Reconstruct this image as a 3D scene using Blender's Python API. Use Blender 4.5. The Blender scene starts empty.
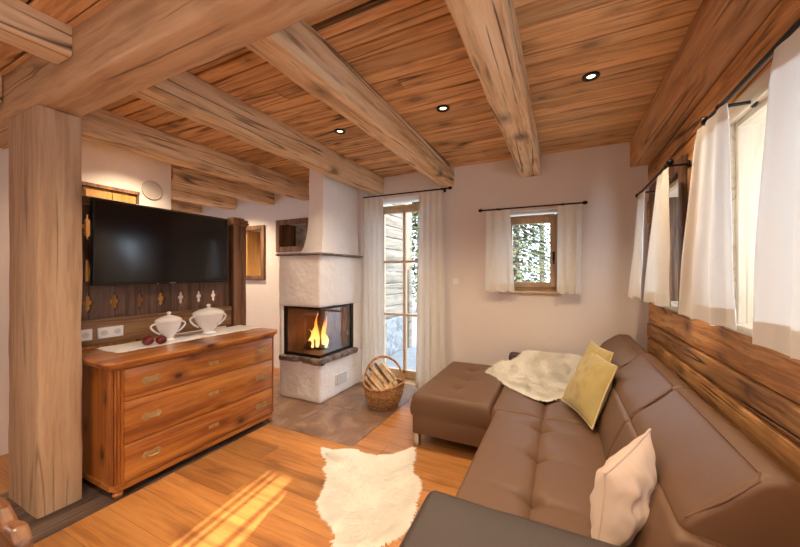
import bpy, bmesh, math, random
from mathutils import Vector, Matrix, noise
from mathutils.geometry import tessellate_polygon
PI = math.pi
R = random.Random(7)
scene = bpy.context.scene
COL = scene.collection

# ------------------------------------------------------------------ materials
def nodes_of(name):
    m = bpy.data.materials.new(name); m.use_nodes = True
    nt = m.node_tree; nt.nodes.clear()
    out = nt.nodes.new('ShaderNodeOutputMaterial')
    b = nt.nodes.new('ShaderNodeBsdfPrincipled')
    nt.links.new(b.outputs[0], out.inputs[0])
    return m, nt, b, out

def N(nt, typ, **kw):
    n = nt.nodes.new(typ)
    for k, v in kw.items():
        if k in n.inputs: n.inputs[k].default_value = v
        else: setattr(n, k, v)
    return n

def math_n(nt, op, a, b=None, clamp=False):
    n = nt.nodes.new('ShaderNodeMath'); n.operation = op; n.use_clamp = clamp
    for i, v in enumerate((a, b)):
        if v is None: continue
        if isinstance(v, (int, float)): n.inputs[i].default_value = v
        else: nt.links.new(v, n.inputs[i])
    return n.outputs[0]

def ramp(nt, fac, stops):
    r = nt.nodes.new('ShaderNodeValToRGB')
    el = r.color_ramp.elements
    while len(el) < len(stops): el.new(.5)
    for e, (p, c) in zip(el, stops):
        e.position = p; e.color = (*c, 1) if len(c) == 3 else c
    nt.links.new(fac, r.inputs[0]); return r.outputs[0]

def mix(nt, fac, a, b, mode='MIX'):
    n = nt.nodes.new('ShaderNodeMix'); n.data_type = 'RGBA'; n.blend_type = mode
    for s, v in ((n.inputs[0], fac), (n.inputs[6], a), (n.inputs[7], b)):
        if isinstance(v, (int, float)): s.default_value = v
        elif isinstance(v, tuple): s.default_value = (*v, 1) if len(v) == 3 else v
        else: nt.links.new(v, s)
    return n.outputs[2]

def wood(name, dark, mid, light, axis='Y', grain=1.0, cracks=.5, knots=.5, knotcol=(.05, .02, .01), rough=.6, bump=.3,
         tonevar=.5, knotscale=1.0, coat=0.0, crackcol=(.03, .015, .008), worm=0.0, grey=None, contrast=1.0, flat=None):
    dark = tuple(m_+(d_-m_)*contrast for d_, m_ in zip(dark, mid)); light = tuple(m_+(l_-m_)*contrast for l_, m_ in zip(light, mid))
    m, nt, b, out = nodes_of(name)
    L = nt.links
    tc = N(nt, 'ShaderNodeTexCoord'); at = N(nt, 'ShaderNodeAttribute', attribute_name='tone')
    oi = N(nt, 'ShaderNodeObjectInfo')
    off = math_n(nt, 'ADD', math_n(nt, 'MULTIPLY', at.outputs['Fac'], 53.0), math_n(nt, 'MULTIPLY', oi.outputs['Random'], 17.0))
    cx = N(nt, 'ShaderNodeCombineXYZ'); 
    for i in range(3): L.new(off, cx.inputs[i])
    va = N(nt, 'ShaderNodeVectorMath', operation='ADD'); L.new(tc.outputs['Object'], va.inputs[0]); L.new(cx.outputs[0], va.inputs[1])
    base = va.outputs[0]
    # gentle warp of the grain
    nz = N(nt, 'ShaderNodeTexNoise', Scale=2.5, Detail=2.0); L.new(base, nz.inputs['Vector'])
    sub = N(nt, 'ShaderNodeVectorMath', operation='MULTIPLY_ADD'); L.new(nz.outputs['Color'], sub.inputs[0]); sub.inputs[1].default_value = (.05,)*3; L.new(base, sub.inputs[2])
    warped = sub.outputs[0]
    def mapped(src, along, across):
        sc = [across]*3; sc['XYZ'.index(axis)] = along
        mp = N(nt, 'ShaderNodeMapping'); mp.inputs['Scale'].default_value = sc; L.new(src, mp.inputs['Vector']); return mp.outputs[0]
    g1 = N(nt, 'ShaderNodeTexNoise', Scale=1.0, Detail=5.0, Roughness=.6); L.new(mapped(warped, .8*grain, 13*grain), g1.inputs['Vector'])
    g2 = N(nt, 'ShaderNodeTexNoise', Scale=1.0, Detail=4.0, Roughness=.7); L.new(mapped(warped, 1.6*grain, 45*grain), g2.inputs['Vector'])
    f = math_n(nt, 'ADD', math_n(nt, 'MULTIPLY', g1.outputs[0], .60), math_n(nt, 'MULTIPLY', g2.outputs[0], .40))
    col = ramp(nt, f, [(.36, tuple(c*(1-.2*contrast) for c in dark)), (.42, dark), (.5, mid), (.60, light)])
    hgt = f
    if grey:
        gg = N(nt, 'ShaderNodeTexNoise', Scale=1.0, Detail=3.0); L.new(mapped(base, .7, 3), gg.inputs['Vector'])
        gf = ramp(nt, gg.outputs[0], [(.45, (0, 0, 0)), (.65, (1, 1, 1))])
        col = mix(nt, math_n(nt, 'MULTIPLY', gf, .6), col, grey)
    if cracks > 0:
        c1 = N(nt, 'ShaderNodeTexNoise', Scale=1.0, Detail=1.2, Roughness=.4); L.new(mapped(base, .32, 9), c1.inputs['Vector'])
        d = math_n(nt, 'ABSOLUTE', math_n(nt, 'SUBTRACT', c1.outputs[0], .5))
        line = math_n(nt, 'SUBTRACT', 1.0, math_n(nt, 'MULTIPLY', d, 48.0), clamp=True)
        c2 = N(nt, 'ShaderNodeTexNoise', Scale=1.0, Detail=1.0); L.new(mapped(base, 1.3, 6), c2.inputs['Vector'])
        msk = ramp(nt, c2.outputs[0], [(.46, (0, 0, 0)), (.56, (1, 1, 1))])
        ck = math_n(nt, 'MULTIPLY', math_n(nt, 'MULTIPLY', line, msk), cracks, clamp=True)
        col = mix(nt, ck, col, crackcol)
        hgt = math_n(nt, 'SUBTRACT', hgt, math_n(nt, 'MULTIPLY', ck, 1.2))
    if knots > 0:
        sc = [3.2*knotscale]*3; sc['XYZ'.index(axis)] = 1.9*knotscale
        mp = N(nt, 'ShaderNodeMapping'); mp.inputs['Scale'].default_value = sc; L.new(warped, mp.inputs['Vector'])
        vo = N(nt, 'ShaderNodeTexVoronoi', Scale=1.0, Randomness=1.0)
        if flat:                              # knots run right through the board: lay them out in its plane
            vo.voronoi_dimensions = '2D'; sp_ = N(nt, 'ShaderNodeSeparateXYZ'); cb_ = N(nt, 'ShaderNodeCombineXYZ'); L.new(mp.outputs[0], sp_.inputs[0])
            o_ = [i for i in range(3) if i != 'XYZ'.index(flat)]; L.new(sp_.outputs[o_[0]], cb_.inputs[0]); L.new(sp_.outputs[o_[1]], cb_.inputs[1]); L.new(cb_.outputs[0], vo.inputs['Vector'])
        else: L.new(mp.outputs[0], vo.inputs['Vector'])
        sc_ = N(nt, 'ShaderNodeSeparateColor'); L.new(vo.outputs['Color'], sc_.inputs[0])
        kd = math_n(nt, 'ADD', vo.outputs['Distance'], math_n(nt, 'MULTIPLY', sc_.outputs[0], .14 if flat else 0.0))
        kr = ramp(nt, kd, [(.09, (1, 1, 1)), (.13, (.55, .55, .55)), (.21, (.25, .25, .25)), (.27, (0, 0, 0))])
        kk = math_n(nt, 'MULTIPLY', kr, knots, clamp=True)
        col = mix(nt, kk, col, knotcol)
    if worm > 0:
        wv = N(nt, 'ShaderNodeTexNoise', Scale=1.0, Detail=1.0); L.new(mapped(base, 2.6, 42), wv.inputs['Vector'])
        wr = ramp(nt, wv.outputs[0], [(.60, (0, 0, 0)), (.68, (1, 1, 1))])
        wn = N(nt, 'ShaderNodeTexNoise', Scale=2.2); L.new(base, wn.inputs['Vector'])
        wm = ramp(nt, wn.outputs[0], [(.42, (.15, .15, .15)), (.60, (1, 1, 1))])
        wk = math_n(nt, 'MULTIPLY', math_n(nt, 'MULTIPLY', wr, wm), worm, clamp=True)
        col = mix(nt, wk, col, crackcol)
    t = math_n(nt, 'ADD', math_n(nt, 'MULTIPLY', at.outputs['Fac'], tonevar), 1.0 - tonevar*.5)
    tv = N(nt, 'ShaderNodeCombineXYZ')
    for i in range(3): L.new(t, tv.inputs[i])
    col = mix(nt, 1.0, col, tv.outputs[0], 'MULTIPLY')
    L.new(col, b.inputs['Base Color'])
    rr = ramp(nt, f, [(.3, (min(1, rough+.1),)*3), (.7, (max(0, rough-.08),)*3)])
    L.new(rr, b.inputs['Roughness'])
    b.inputs['Coat Weight'].default_value = coat; b.inputs['Coat Roughness'].default_value = .22
    bp = N(nt, 'ShaderNodeBump', Strength=bump, Distance=.006); L.new(hgt, bp.inputs['Height']); L.new(bp.outputs[0], b.inputs['Normal'])
    return m

def plain(name, col, rough=.5, metal=0.0, nscale=None, nbump=.2, var=0.0, emis=None, estr=0.0, sheen=0.0, coat=0.0, ndist=.003, spec=.5):
    m, nt, b, out = nodes_of(name)
    b.inputs['Base Color'].default_value = (*col, 1); b.inputs['Roughness'].default_value = rough; b.inputs['Metallic'].default_value = metal
    b.inputs['Sheen Weight'].default_value = sheen; b.inputs['Coat Weight'].default_value = coat
    b.inputs['Specular IOR Level'].default_value = spec
    if emis: b.inputs['Emission Color'].default_value = (*emis, 1); b.inputs['Emission Strength'].default_value = estr
    if nscale:
        tc = N(nt, 'ShaderNodeTexCoord'); n = N(nt, 'ShaderNodeTexNoise', Scale=nscale, Detail=5.0); nt.links.new(tc.outputs['Object'], n.inputs['Vector'])
        bp = N(nt, 'ShaderNodeBump', Strength=nbump, Distance=ndist); nt.links.new(n.outputs[0], bp.inputs['Height']); nt.links.new(bp.outputs[0], b.inputs['Normal'])
        if var:
            lo = tuple(c*(1-var) for c in col); hi = tuple(min(1, c*(1+var)) for c in col)
            nt.links.new(ramp(nt, n.outputs[0], [(.3, lo), (.7, hi)]), b.inputs['Base Color'])
    return m

def fabric(name, col, trans=.35, weave=900.0, rough=.9, bump=.15):
    m, nt, b, out = nodes_of(name)
    L = nt.links
    b.inputs['Base Color'].default_value = (*col, 1); b.inputs['Roughness'].default_value = rough; b.inputs['Sheen Weight'].default_value = .2
    tc = N(nt, 'ShaderNodeTexCoord'); n = N(nt, 'ShaderNodeTexNoise', Scale=weave, Detail=2.0); L.new(tc.outputs['Object'], n.inputs['Vector'])
    bp = N(nt, 'ShaderNodeBump', Strength=bump, Distance=.001); L.new(n.outputs[0], bp.inputs['Height']); L.new(bp.outputs[0], b.inputs['Normal'])
    if trans:
        t = N(nt, 'ShaderNodeBsdfTranslucent'); t.inputs[0].default_value = (*col, 1)
        ms = N(nt, 'ShaderNodeMixShader'); ms.inputs[0].default_value = trans
        L.new(b.outputs[0], ms.inputs[1]); L.new(t.outputs[0], ms.inputs[2]); L.new(ms.outputs[0], out.inputs[0])
    return m

def glass(name, tint=(1, 1, 1), refl=.06):
    m, nt, b, out = nodes_of(name)
    nt.nodes.remove(b)
    tr = N(nt, 'ShaderNodeBsdfTransparent'); tr.inputs[0].default_value = (*tint, 1)
    gl = N(nt, 'ShaderNodeBsdfGlossy', Roughness=.02)
    ms = N(nt, 'ShaderNodeMixShader'); ms.inputs[0].default_value = refl
    nt.links.new(tr.outputs[0], ms.inputs[1]); nt.links.new(gl.outputs[0], ms.inputs[2]); nt.links.new(ms.outputs[0], out.inputs[0])
    return m

M = {}
M['beam'] = wood('reclaimed_beam_wood_y', (.44, .25, .115), (.74, .52, .305), (.88, .70, .48), 'Y', contrast=.6, cracks=.9, knots=.7, worm=.6, rough=.72, bump=.7, tonevar=.15, knotscale=1.1)
M['beam_x'] = wood('reclaimed_beam_wood_x', (.38, .21, .10), (.60, .385, .215), (.72, .50, .31), 'X', contrast=.45, cracks=.7, knots=.6, worm=.2, rough=.72, bump=.55, tonevar=.25, knotscale=.8)
M['beam_z'] = wood('reclaimed_beam_wood_z', (.38, .23, .13), (.53, .355, .215), (.62, .46, .30), 'Z', contrast=.55, cracks=.5, knots=.4, worm=.25, rough=.75, bump=.5, tonevar=.2, knotscale=.8)
M['ceil'] = wood('ceiling_plank_wood', (.30, .135, .05), (.64, .36, .155), (.76, .48, .24), 'X', flat='Z', contrast=.5, cracks=1.0, knots=.6, worm=.45, rough=.7, bump=.4, tonevar=.40)
M['log'] = wood('sunburnt_wall_plank_wood', (.18, .065, .018), (.50, .235, .08), (.68, .38, .155), 'Y', flat='X', contrast=.6, cracks=1.0, knots=.6, worm=.6, rough=.65, bump=.8, tonevar=.5)
M['wallbeam'] = wood('wall_plate_wood', (.27, .125, .055), (.56, .31, .145), (.68, .42, .22), 'Y', contrast=.6, cracks=.9, knots=.6, rough=.7, bump=.5, tonevar=.2)
M['reveal'] = wood('light_reveal_wood', (.50, .36, .23), (.70, .57, .41), (.76, .65, .50), 'Z', contrast=.3, cracks=.3, knots=.4, rough=.75, bump=.4, tonevar=.15)
M['revealy'] = wood('light_reveal_wood_y', (.50, .36, .23), (.66, .52, .36), (.74, .62, .46), 'Y', contrast=.5, cracks=.5, knots=.3, rough=.75, bump=.4, tonevar=.15)
M['floor'] = wood('oak_floor', (.22, .078, .020), (.41, .175, .050), (.54, .26, .085), 'X', flat='Z', contrast=.5, grain=.9, cracks=.25, knots=.55, knotcol=(.12, .04, .015), rough=.38, bump=.08, tonevar=.62, knotscale=.75)
M['dresser'] = wood('honey_pine', (.27, .08, .016), (.43, .155, .030), (.55, .23, .05), 'Y', flat='X', grain=.8, cracks=.25, knots=1.0, knotcol=(.07, .010, .005), rough=.34, bump=.06, tonevar=.15, knotscale=1.15, coat=.35)
M['dresser_z'] = wood('honey_pine_upright', (.27, .08, .016), (.41, .145, .028), (.53, .21, .046), 'Z', flat='Y', grain=.8, cracks=.2, knots=1.0, knotcol=(.07, .010, .005), rough=.34, bump=.06, tonevar=.15, knotscale=1.35, coat=.35)
M['panel'] = wood('weathered_balustrade_wood', (.10, .052, .035), (.17, .095, .062), (.24, .14, .09), 'Z', cracks=.5, knots=.2, rough=.65, bump=.4, tonevar=.3)
M['panelpost'] = wood('weathered_post_wood', (.12, .055, .028), (.21, .10, .05), (.29, .15, .08), 'Z', cracks=.6, knots=.3, rough=.6, bump=.4, tonevar=.2)
M['rail'] = wood('balustrade_rail_wood', (.14, .065, .028), (.26, .135, .06), (.34, .19, .09), 'Y', cracks=.5, knots=.3, rough=.6, bump=.4, tonevar=.2)
M['doorframe'] = wood('door_larch', (.48, .31, .17), (.60, .42, .25), (.68, .50, .32), 'Z', contrast=.5, cracks=0, knots=.1, rough=.45, bump=.1, tonevar=.1)
M['frame'] = wood('window_larch', (.42, .27, .14), (.52, .35, .20), (.60, .43, .26), 'Z', contrast=.6, cracks=0, knots=.1, rough=.45, bump=.1, tonevar=.1)
M['darkframe'] = wood('old_dark_frame_wood', (.10, .045, .02), (.20, .095, .045), (.30, .15, .07), 'Z', cracks=.6, knots=.3, rough=.65, bump=.4, tonevar=.2)
M['amberwood'] = wood('amber_cabinet_wood', (.38, .18, .05), (.52, .28, .08), (.62, .36, .12), 'Z', cracks=.2, knots=.3, rough=.5, bump=.2, tonevar=.2)
M['chair'] = wood('turned_chair_wood', (.10, .036, .012), (.19, .075, .025), (.27, .12, .042), 'X', cracks=.3, knots=.3, rough=.35, bump=.15, tonevar=.1, coat=.3)
M['darkfloor'] = wood('dark_floor_strip_wood', (.055, .035, .028), (.10, .065, .05), (.16, .11, .085), 'Y', cracks=.8, knots=.3, rough=.6, bump=.5, tonevar=.3)
M['outwall'] = wood('weathered_outside_boards', (.17, .125, .08), (.27, .21, .15), (.33, .27, .20), 'Y', contrast=.9, cracks=.6, knots=.5, rough=.8, bump=.3, tonevar=.2)
M['bark'] = wood('firewood_bark', (.05, .03, .02), (.10, .06, .04), (.15, .10, .07), 'Z', cracks=.5, knots=0, rough=.85, bump=.6, tonevar=.3)
M['split'] = wood('split_firewood', (.50, .31, .16), (.66, .46, .27), (.78, .60, .40), 'Z', cracks=.3, knots=.1, rough=.75, bump=.4, tonevar=.3)
M['cutend'] = wood('cut_firewood_end', (.20, .10, .05), (.33, .18, .09), (.45, .27, .15), 'X', cracks=.5, knots=0, rough=.8, bump=.4, tonevar=.4)
M['plaster'] = plain('wall_plaster', (.76, .69, .65), .85, nscale=5.0, nbump=.35, ndist=.02)
M['whiteplaster'] = plain('rough_white_plaster', (.90, .90, .91), .85, nscale=9.0, nbump=.6, ndist=.03)
M['leather'] = plain('brown_leather', (.135, .068, .034), .50, nscale=160.0, nbump=.10)
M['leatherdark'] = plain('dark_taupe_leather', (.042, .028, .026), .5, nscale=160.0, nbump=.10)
M['thread'] = plain('leather_stitching', (.15, .07, .038), .6)
M['chrome'] = plain('brushed_metal', (.6, .58, .55), .3, 1.0)
M['brass'] = plain('aged_brass', (.50, .36, .18), .38, .7, nscale=60.0, nbump=.5)
M['iron'] = plain('black_iron', (.012, .012, .013), .45, .6)
M['black'] = plain('black_plastic', (.008, .008, .009), .3)
M['screen'] = plain('tv_glass', (.004, .004, .005), .13, spec=.6)
M['led'] = plain('silver_print', (.6, .6, .62), .4)
M['fur'] = fabric('cream_fleece', (.97, .93, .85), .5, 60, bump=0)
M['furwhite'] = fabric('white_fleece', (.93, .89, .82), .5, 60, bump=0)
M['curtain'] = fabric('white_curtain_linen', (.90, .89, .86), .36, bump=.03)
M['hem'] = fabric('curtain_hem_linen', (.88, .85, .79), .25, bump=.03)
M['runner'] = fabric('white_lace', (.84, .82, .82), 0.0, 300.0)
M['olive'] = fabric('olive_yellow_cotton', (.40, .31, .115), 0.0, 500.0, bump=.3)
M['beige'] = fabric('beige_linen', (.58, .45, .37), 0.0, 500.0, bump=.3)
M['piping'] = fabric('pale_piping', (.60, .50, .26), 0.0, 500.0)
for k_ in ('fur', 'furwhite'):
    nt_ = M[k_].node_tree; b_ = [n for n in nt_.nodes if n.type == 'BSDF_PRINCIPLED'][0]; ms_ = [n for n in nt_.nodes if n.type == 'MIX_SHADER'][0]; ms_.inputs[0].default_value = .3
    ge = N(nt_, 'ShaderNodeNewGeometry'); ad = N(nt_, 'ShaderNodeVectorMath', operation='MULTIPLY_ADD'); nt_.links.new(ge.outputs['Normal'], ad.inputs[0]); ad.inputs[1].default_value = (.5,)*3; ad.inputs[2].default_value = (0, 0, 1)
    no = N(nt_, 'ShaderNodeVectorMath', operation='NORMALIZE'); nt_.links.new(ad.outputs[0], no.inputs[0]); nt_.links.new(no.outputs[0], b_.inputs['Normal'])
M['ceramic'] = plain('white_glazed_ceramic', (.85, .84, .82), .12, coat=.5)
M['apple'] = plain('dark_red_apple', (.13, .008, .012), .25, nscale=14.0, nbump=.02, var=.6)
M['stem'] = plain('brown_stem', (.09, .05, .02), .7)
M['socketwhite'] = plain('white_socket_plastic', (.82, .82, .82), .35)
M['grille'] = plain('beige_speaker_mesh', (.50, .44, .40), .7)
M['socketgrey'] = plain('socket_recess', (.35, .35, .36), .5)
M['wicker'] = wood('honey_wicker', (.26, .12, .04), (.46, .24, .09), (.60, .36, .16), 'Z', grain=4, cracks=0, knots=0, rough=.5, bump=.3, tonevar=.5)
M['slate'] = plain('slate_ledge', (.20, .15, .125), .6, nscale=16.0, nbump=1.0, var=.7, ndist=.02)
M['slatelight'] = plain('grey_niche_stone', (.42, .39, .36), .8, nscale=9.0, nbump=1.0, var=.5, ndist=.03)
M['outlet'] = plain('socket_outlet', (.60, .60, .61), .4)
M['firebrick'] = plain('firebox_lining', (.16, .085, .05), .7, nscale=8.0, nbump=.4, var=.4)
M['gap'] = plain('dark_joint_wood', (.035, .018, .010), .9)
M['glass'] = glass('window_glass', (1, 1, 1), .04)
M['fireglass'] = glass('firebox_glass', (.93, .93, .93), .10)
M['lampglow'] = plain('spot_lamp_glow', (1, .9, .7), .5, emis=(1, .74, .42), estr=3)
M['fillglow'] = plain('fill_globe_glow', (1, .9, .7), .5, emis=(1, .80, .58), estr=6)  # glow of the added fill globe behind the camera
M['snow'] = plain('pale_gravel', (.20, .20, .20), .9, nscale=6.0, nbump=.6, var=.15)
M['stonewall'] = plain('pale_stone_base', (.22, .22, .22), .9, nscale=9.0, nbump=1.0, var=.5, ndist=.03)
M['needles'] = plain('conifer_needles', (.085, .105, .055), .8)
M['trunk'] = plain('conifer_bark', (.10, .07, .05), .9)

def stone_tiles():
    m, nt, b, out = nodes_of('brown_stone_tiles'); L = nt.links
    tc = N(nt, 'ShaderNodeTexCoord'); at = N(nt, 'ShaderNodeAttribute', attribute_name='tone')
    cx = N(nt, 'ShaderNodeCombineXYZ'); L.new(math_n(nt, 'MULTIPLY', at.outputs['Fac'], 31.0), cx.inputs[0])
    va = N(nt, 'ShaderNodeVectorMath', operation='ADD'); L.new(tc.outputs['Object'], va.inputs[0]); L.new(cx.outputs[0], va.inputs[1])
    n = N(nt, 'ShaderNodeTexNoise', Scale=3.0, Detail=8.0, Roughness=.6, Distortion=1.4); L.new(va.outputs[0], n.inputs['Vector'])
    col = ramp(nt, n.outputs[0], [(.3, (.13, .07, .045)), (.5, (.22, .125, .08)), (.66, (.33, .21, .14))])
    L.new(col, b.inputs['Base Color']); b.inputs['Roughness'].default_value = .38
    bp = N(nt, 'ShaderNodeBump', Strength=.2, Distance=.004); L.new(n.outputs[0], bp.inputs['Height']); L.new(bp.outputs[0], b.inputs['Normal'])
    return m
M['tiles'] = stone_tiles()

def flame_mat():
    m, nt, b, out = nodes_of('flame'); L = nt.links
    nt.nodes.remove(b)
    tc = N(nt, 'ShaderNodeTexCoord'); sp = N(nt, 'ShaderNodeSeparateXYZ'); L.new(tc.outputs['Object'], sp.inputs[0])
    n = N(nt, 'ShaderNodeTexNoise', Scale=12.0, Detail=3.0); L.new(tc.outputs['Object'], n.inputs['Vector'])
    z = math_n(nt, 'ADD', math_n(nt, 'MULTIPLY', sp.outputs[2], 3.2), math_n(nt, 'MULTIPLY', math_n(nt, 'SUBTRACT', n.outputs[0], .5), .5))
    col = ramp(nt, z, [(0, (1, .62, .22)), (.5, (1, .36, .06)), (1, (.85, .16, .015))])
    em = N(nt, 'ShaderNodeEmission'); L.new(col, em.inputs[0]); em.inputs[1].default_value = 2.0
    tr = N(nt, 'ShaderNodeBsdfTransparent'); ms = N(nt, 'ShaderNodeMixShader')
    lw = N(nt, 'ShaderNodeLayerWeight', Blend=.35)
    L.new(ramp(nt, lw.outputs['Facing'], [(.0, (.85,)*3), (.9, (.05,)*3)]), ms.inputs[0])
    L.new(tr.outputs[0], ms.inputs[1]); L.new(em.outputs[0], ms.inputs[2]); L.new(ms.outputs[0], out.inputs[0])
    return m
M['flame'] = flame_mat()

# ------------------------------------------------------------------ mesh builder
class MB:
    def __init__(s): s.v = []; s.f = []; s.t = []; s.m = []
    def add(s, vs, fs, tone=0.0, mi=0):
        o = len(s.v); s.v += [tuple(p) for p in vs]
        for f in fs: s.f.append(tuple(i+o for i in f)); s.t.append(tone); s.m.append(mi)
        return s
    def box(s, x0, x1, y0, y1, z0, z1, bev=0.0, tone=0.0, seg=1, mi=0, rot=None):
        bm = bmesh.new(); bmesh.ops.create_cube(bm, size=1.0)
        for v in bm.verts:
            v.co = Vector(((x0+x1)/2+v.co.x*(x1-x0), (y0+y1)/2+v.co.y*(y1-y0), (z0+z1)/2+v.co.z*(z1-z0)))
        if bev > 0: bmesh.ops.bevel(bm, geom=bm.edges[:], offset=min(bev, .49*min(abs(x1-x0), abs(y1-y0), abs(z1-z0))), segments=seg, profile=.5, affect='EDGES')
        if rot: bm.transform(rot)
        s.addbm(bm, tone, mi); return s
    def addbm(s, bm, tone=0.0, mi=0):
        bm.verts.index_update(); s.add([v.co[:] for v in bm.verts], [[v.index for v in f.verts] for f in bm.faces], tone, mi); bm.free()
    def sweep(s, axis, a, b, c1, c2, w, h, r=.01, nseg=24, amp=.004, seed=0, tone=0.0, npc=3, wob=1.0):
        """rough-sawn bar along an axis: c1,c2 centre and w,h size in the two other axes (in xyz order)"""
        prof = []
        for sx, sy, a0 in ((1, 1, 0), (-1, 1, 90), (-1, -1, 180), (1, -1, 270)):
            for k in range(npc):
                an = math.radians(a0 + 90*k/(npc-1)) if npc > 1 else math.radians(a0+45)
                prof.append((sx*(w/2-r)+r*math.cos(an), sy*(h/2-r)+r*math.sin(an)))
        # extra points on the flats
        full = []
        for i, p in enumerate(prof):
            q = prof[(i+1) % len(prof)]; full.append(p)
            if math.hypot(q[0]-p[0], q[1]-p[1]) > .05 and amp > 0:
                for k in (1, 2, 3): full.append((p[0]+(q[0]-p[0])*k/4, p[1]+(q[1]-p[1])*k/4))
        n = len(full); vs = []; ai = 'XYZ'.index(axis); oi = [i for i in range(3) if i != ai]
        for j in range(nseg+1):
            t = a+(b-a)*j/nseg
            for (u, v) in full:
                p = [0, 0, 0]; p[ai] = t; p[oi[0]] = c1+u; p[oi[1]] = c2+v
                if amp > 0:
                    q = Vector(p); q[ai] *= .35; q *= 9*wob
                    d = noise.noise_vector(q+Vector((seed*3.7, seed*1.3, seed)))*amp
                    q2 = Vector(p)*28; q2[ai] *= .3; d += noise.noise_vector(q2+Vector((seed,)*3))*amp*.35
                    d[ai] = 0 if j in (0, nseg) else d[ai]
                    p = [p[k]+d[k] for k in range(3)]
                vs.append(p)
        fs = []
        for j in range(nseg):
            for i in range(n):
                i2 = (i+1) % n; f = (j*n+i, j*n+i2, (j+1)*n+i2, (j+1)*n+i)
                fs.append(f if axis != 'Y' else f[::-1])
        e0 = list(range(n)); e1 = [nseg*n+i for i in range(n)]
        fs.append(e0[::-1] if axis != 'Y' else e0); fs.append(e1 if axis != 'Y' else e1[::-1])
        s.add(vs, fs, tone); return s
    def tube(s, pts, r, n=8, tone=0.0, caps=True, mi=0):
        pts = [Vector(p) for p in pts]; m = len(pts); rr = r if isinstance(r, (list, tuple)) else [r]*m
        vs = []; ref = None
        for j in range(m):
            d = (pts[min(j+1, m-1)]-pts[max(j-1, 0)]).normalized()
            if ref is None: ref = d.orthogonal().normalized()
            ref = (ref-d*ref.dot(d)); ref = ref.normalized() if ref.length > 1e-6 else d.orthogonal().normalized()
            bi = d.cross(ref)
            for i in range(n):
                a = 2*PI*i/n; vs.append(pts[j]+(ref*math.cos(a)+bi*math.sin(a))*rr[j])
        fs = [(j*n+i, j*n+(i+1) % n, (j+1)*n+(i+1) % n, (j+1)*n+i) for j in range(m-1) for i in range(n)]
        if caps: fs += [tuple(range(n))[::-1], tuple((m-1)*n+i for i in range(n))]
        s.add(vs, fs, tone, mi); return s
    def lathe(s, prof, c=(0, 0, 0), n=32, tone=0.0, mi=0, sx=1.0, sy=1.0):
        vs = []; m = len(prof)
        for (r, z) in prof:
            for i in range(n):
                a = 2*PI*i/n; vs.append((c[0]+r*sx*math.cos(a), c[1]+r*sy*math.sin(a), c[2]+z))
        fs = [(j*n+i, j*n+(i+1) % n, (j+1)*n+(i+1) % n, (j+1)*n+i) for j in range(m-1) for i in range(n)]
        if prof[0][0] > 1e-5: fs.append(tuple(range(n))[::-1])
        if prof[-1][0] > 1e-5: fs.append(tuple((m-1)*n+i for i in range(n)))
        s.add(vs, fs, tone, mi); return s
    def grid(s, fn, nu, nv, tone=0.0, closed_u=False, mi=0, flip=False):
        vs = [fn(i/nu, j/nv) for j in range(nv+1) for i in range(nu+1)]
        fs = [(j*(nu+1)+i, j*(nu+1)+i+1, (j+1)*(nu+1)+i+1, (j+1)*(nu+1)+i) for j in range(nv) for i in range(nu)]
        if flip: fs = [f[::-1] for f in fs]
        s.add(vs, fs, tone, mi); return s
    def prism(s, loops, axis, d0, d1, tone=0.0):
        """loops[0] outer, others holes; 2d points in the plane of the two other axes"""
        ai = 'XYZ'.index(axis); oi = [i for i in range(3) if i != ai]
        def P(q, d):
            p = [0, 0, 0]; p[ai] = d; p[oi[0]] = q[0]; p[oi[1]] = q[1]; return p
        flat = [q for l in loops for q in l]
        tris = tessellate_polygon([[Vector((q[0], q[1], 0)) for q in l] for l in loops])
        k = len(flat)
        vs = [P(q, d0) for q in flat]+[P(q, d1) for q in flat]
        fs = [tuple(t) for t in tris]+[tuple(i+k for i in t)[::-1] for t in tris]
        o = 0
        for l in loops:
            n = len(l)
            for i in range(n): fs.append((o+i, o+(i+1) % n, k+o+(i+1) % n, k+o+i))
            o += n
        s.add(vs, fs, tone); return s
    def build(s, name, mat, parent=None, smooth=False, recalc=True, local=False):
        off = Vector((0, 0, 0))
        if parent is not None and not local:
            p = parent
            while p is not None: off += p.location; p = p.parent
        me = bpy.data.meshes.new(name)
        me.from_pydata([tuple(Vector(v)-off) for v in s.v], [], s.f)
        mats = mat if isinstance(mat, (list, tuple)) else [mat]
        for mm in mats: me.materials.append(mm)
        if len(mats) > 1: me.polygons.foreach_set('material_index', s.m)
        at = me.attributes.new('tone', 'FLOAT', 'FACE'); at.data.foreach_set('value', s.t)
        if recalc:
            bm = bmesh.new(); bm.from_mesh(me); bmesh.ops.recalc_face_normals(bm, faces=bm.faces[:]); bm.to_mesh(me); bm.free()
        if smooth:
            me.polygons.foreach_set('use_smooth', [True]*len(me.polygons))
            if smooth != 'all':
                try: me.set_sharp_from_angle(angle=math.radians(40))
                except Exception: pass
        me.update()
        o = bpy.data.objects.new(name, me); COL.objects.link(o)
        if parent is not None: o.parent = parent
        return o

def thing(name, label, cat, loc=(0, 0, 0), group=None):
    o = bpy.data.objects.new(name, None); o.empty_display_size = .1; COL.objects.link(o); o.location = loc
    return tag(o, label, cat, group)
def tag(o, label, cat, group=None, kind=None):
    if label: o['label'] = label
    if cat: o['category'] = cat
    if group: o['group'] = group
    if kind: o['kind'] = kind
    return o
def struct(o, label=None, cat=None):
    o['kind'] = 'structure'
    if label: o['label'] = label
    if cat: o['category'] = cat
    return o
def children(o): return [c for c in bpy.data.objects if c.parent == o]
def copy_tree(o, parent=None):
    c = o.copy(); COL.objects.link(c)
    if parent is not None: c.parent = parent
    for ch in children(o): copy_tree(ch, c)
    return c

CZ = 2.65          # ceiling height
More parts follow.
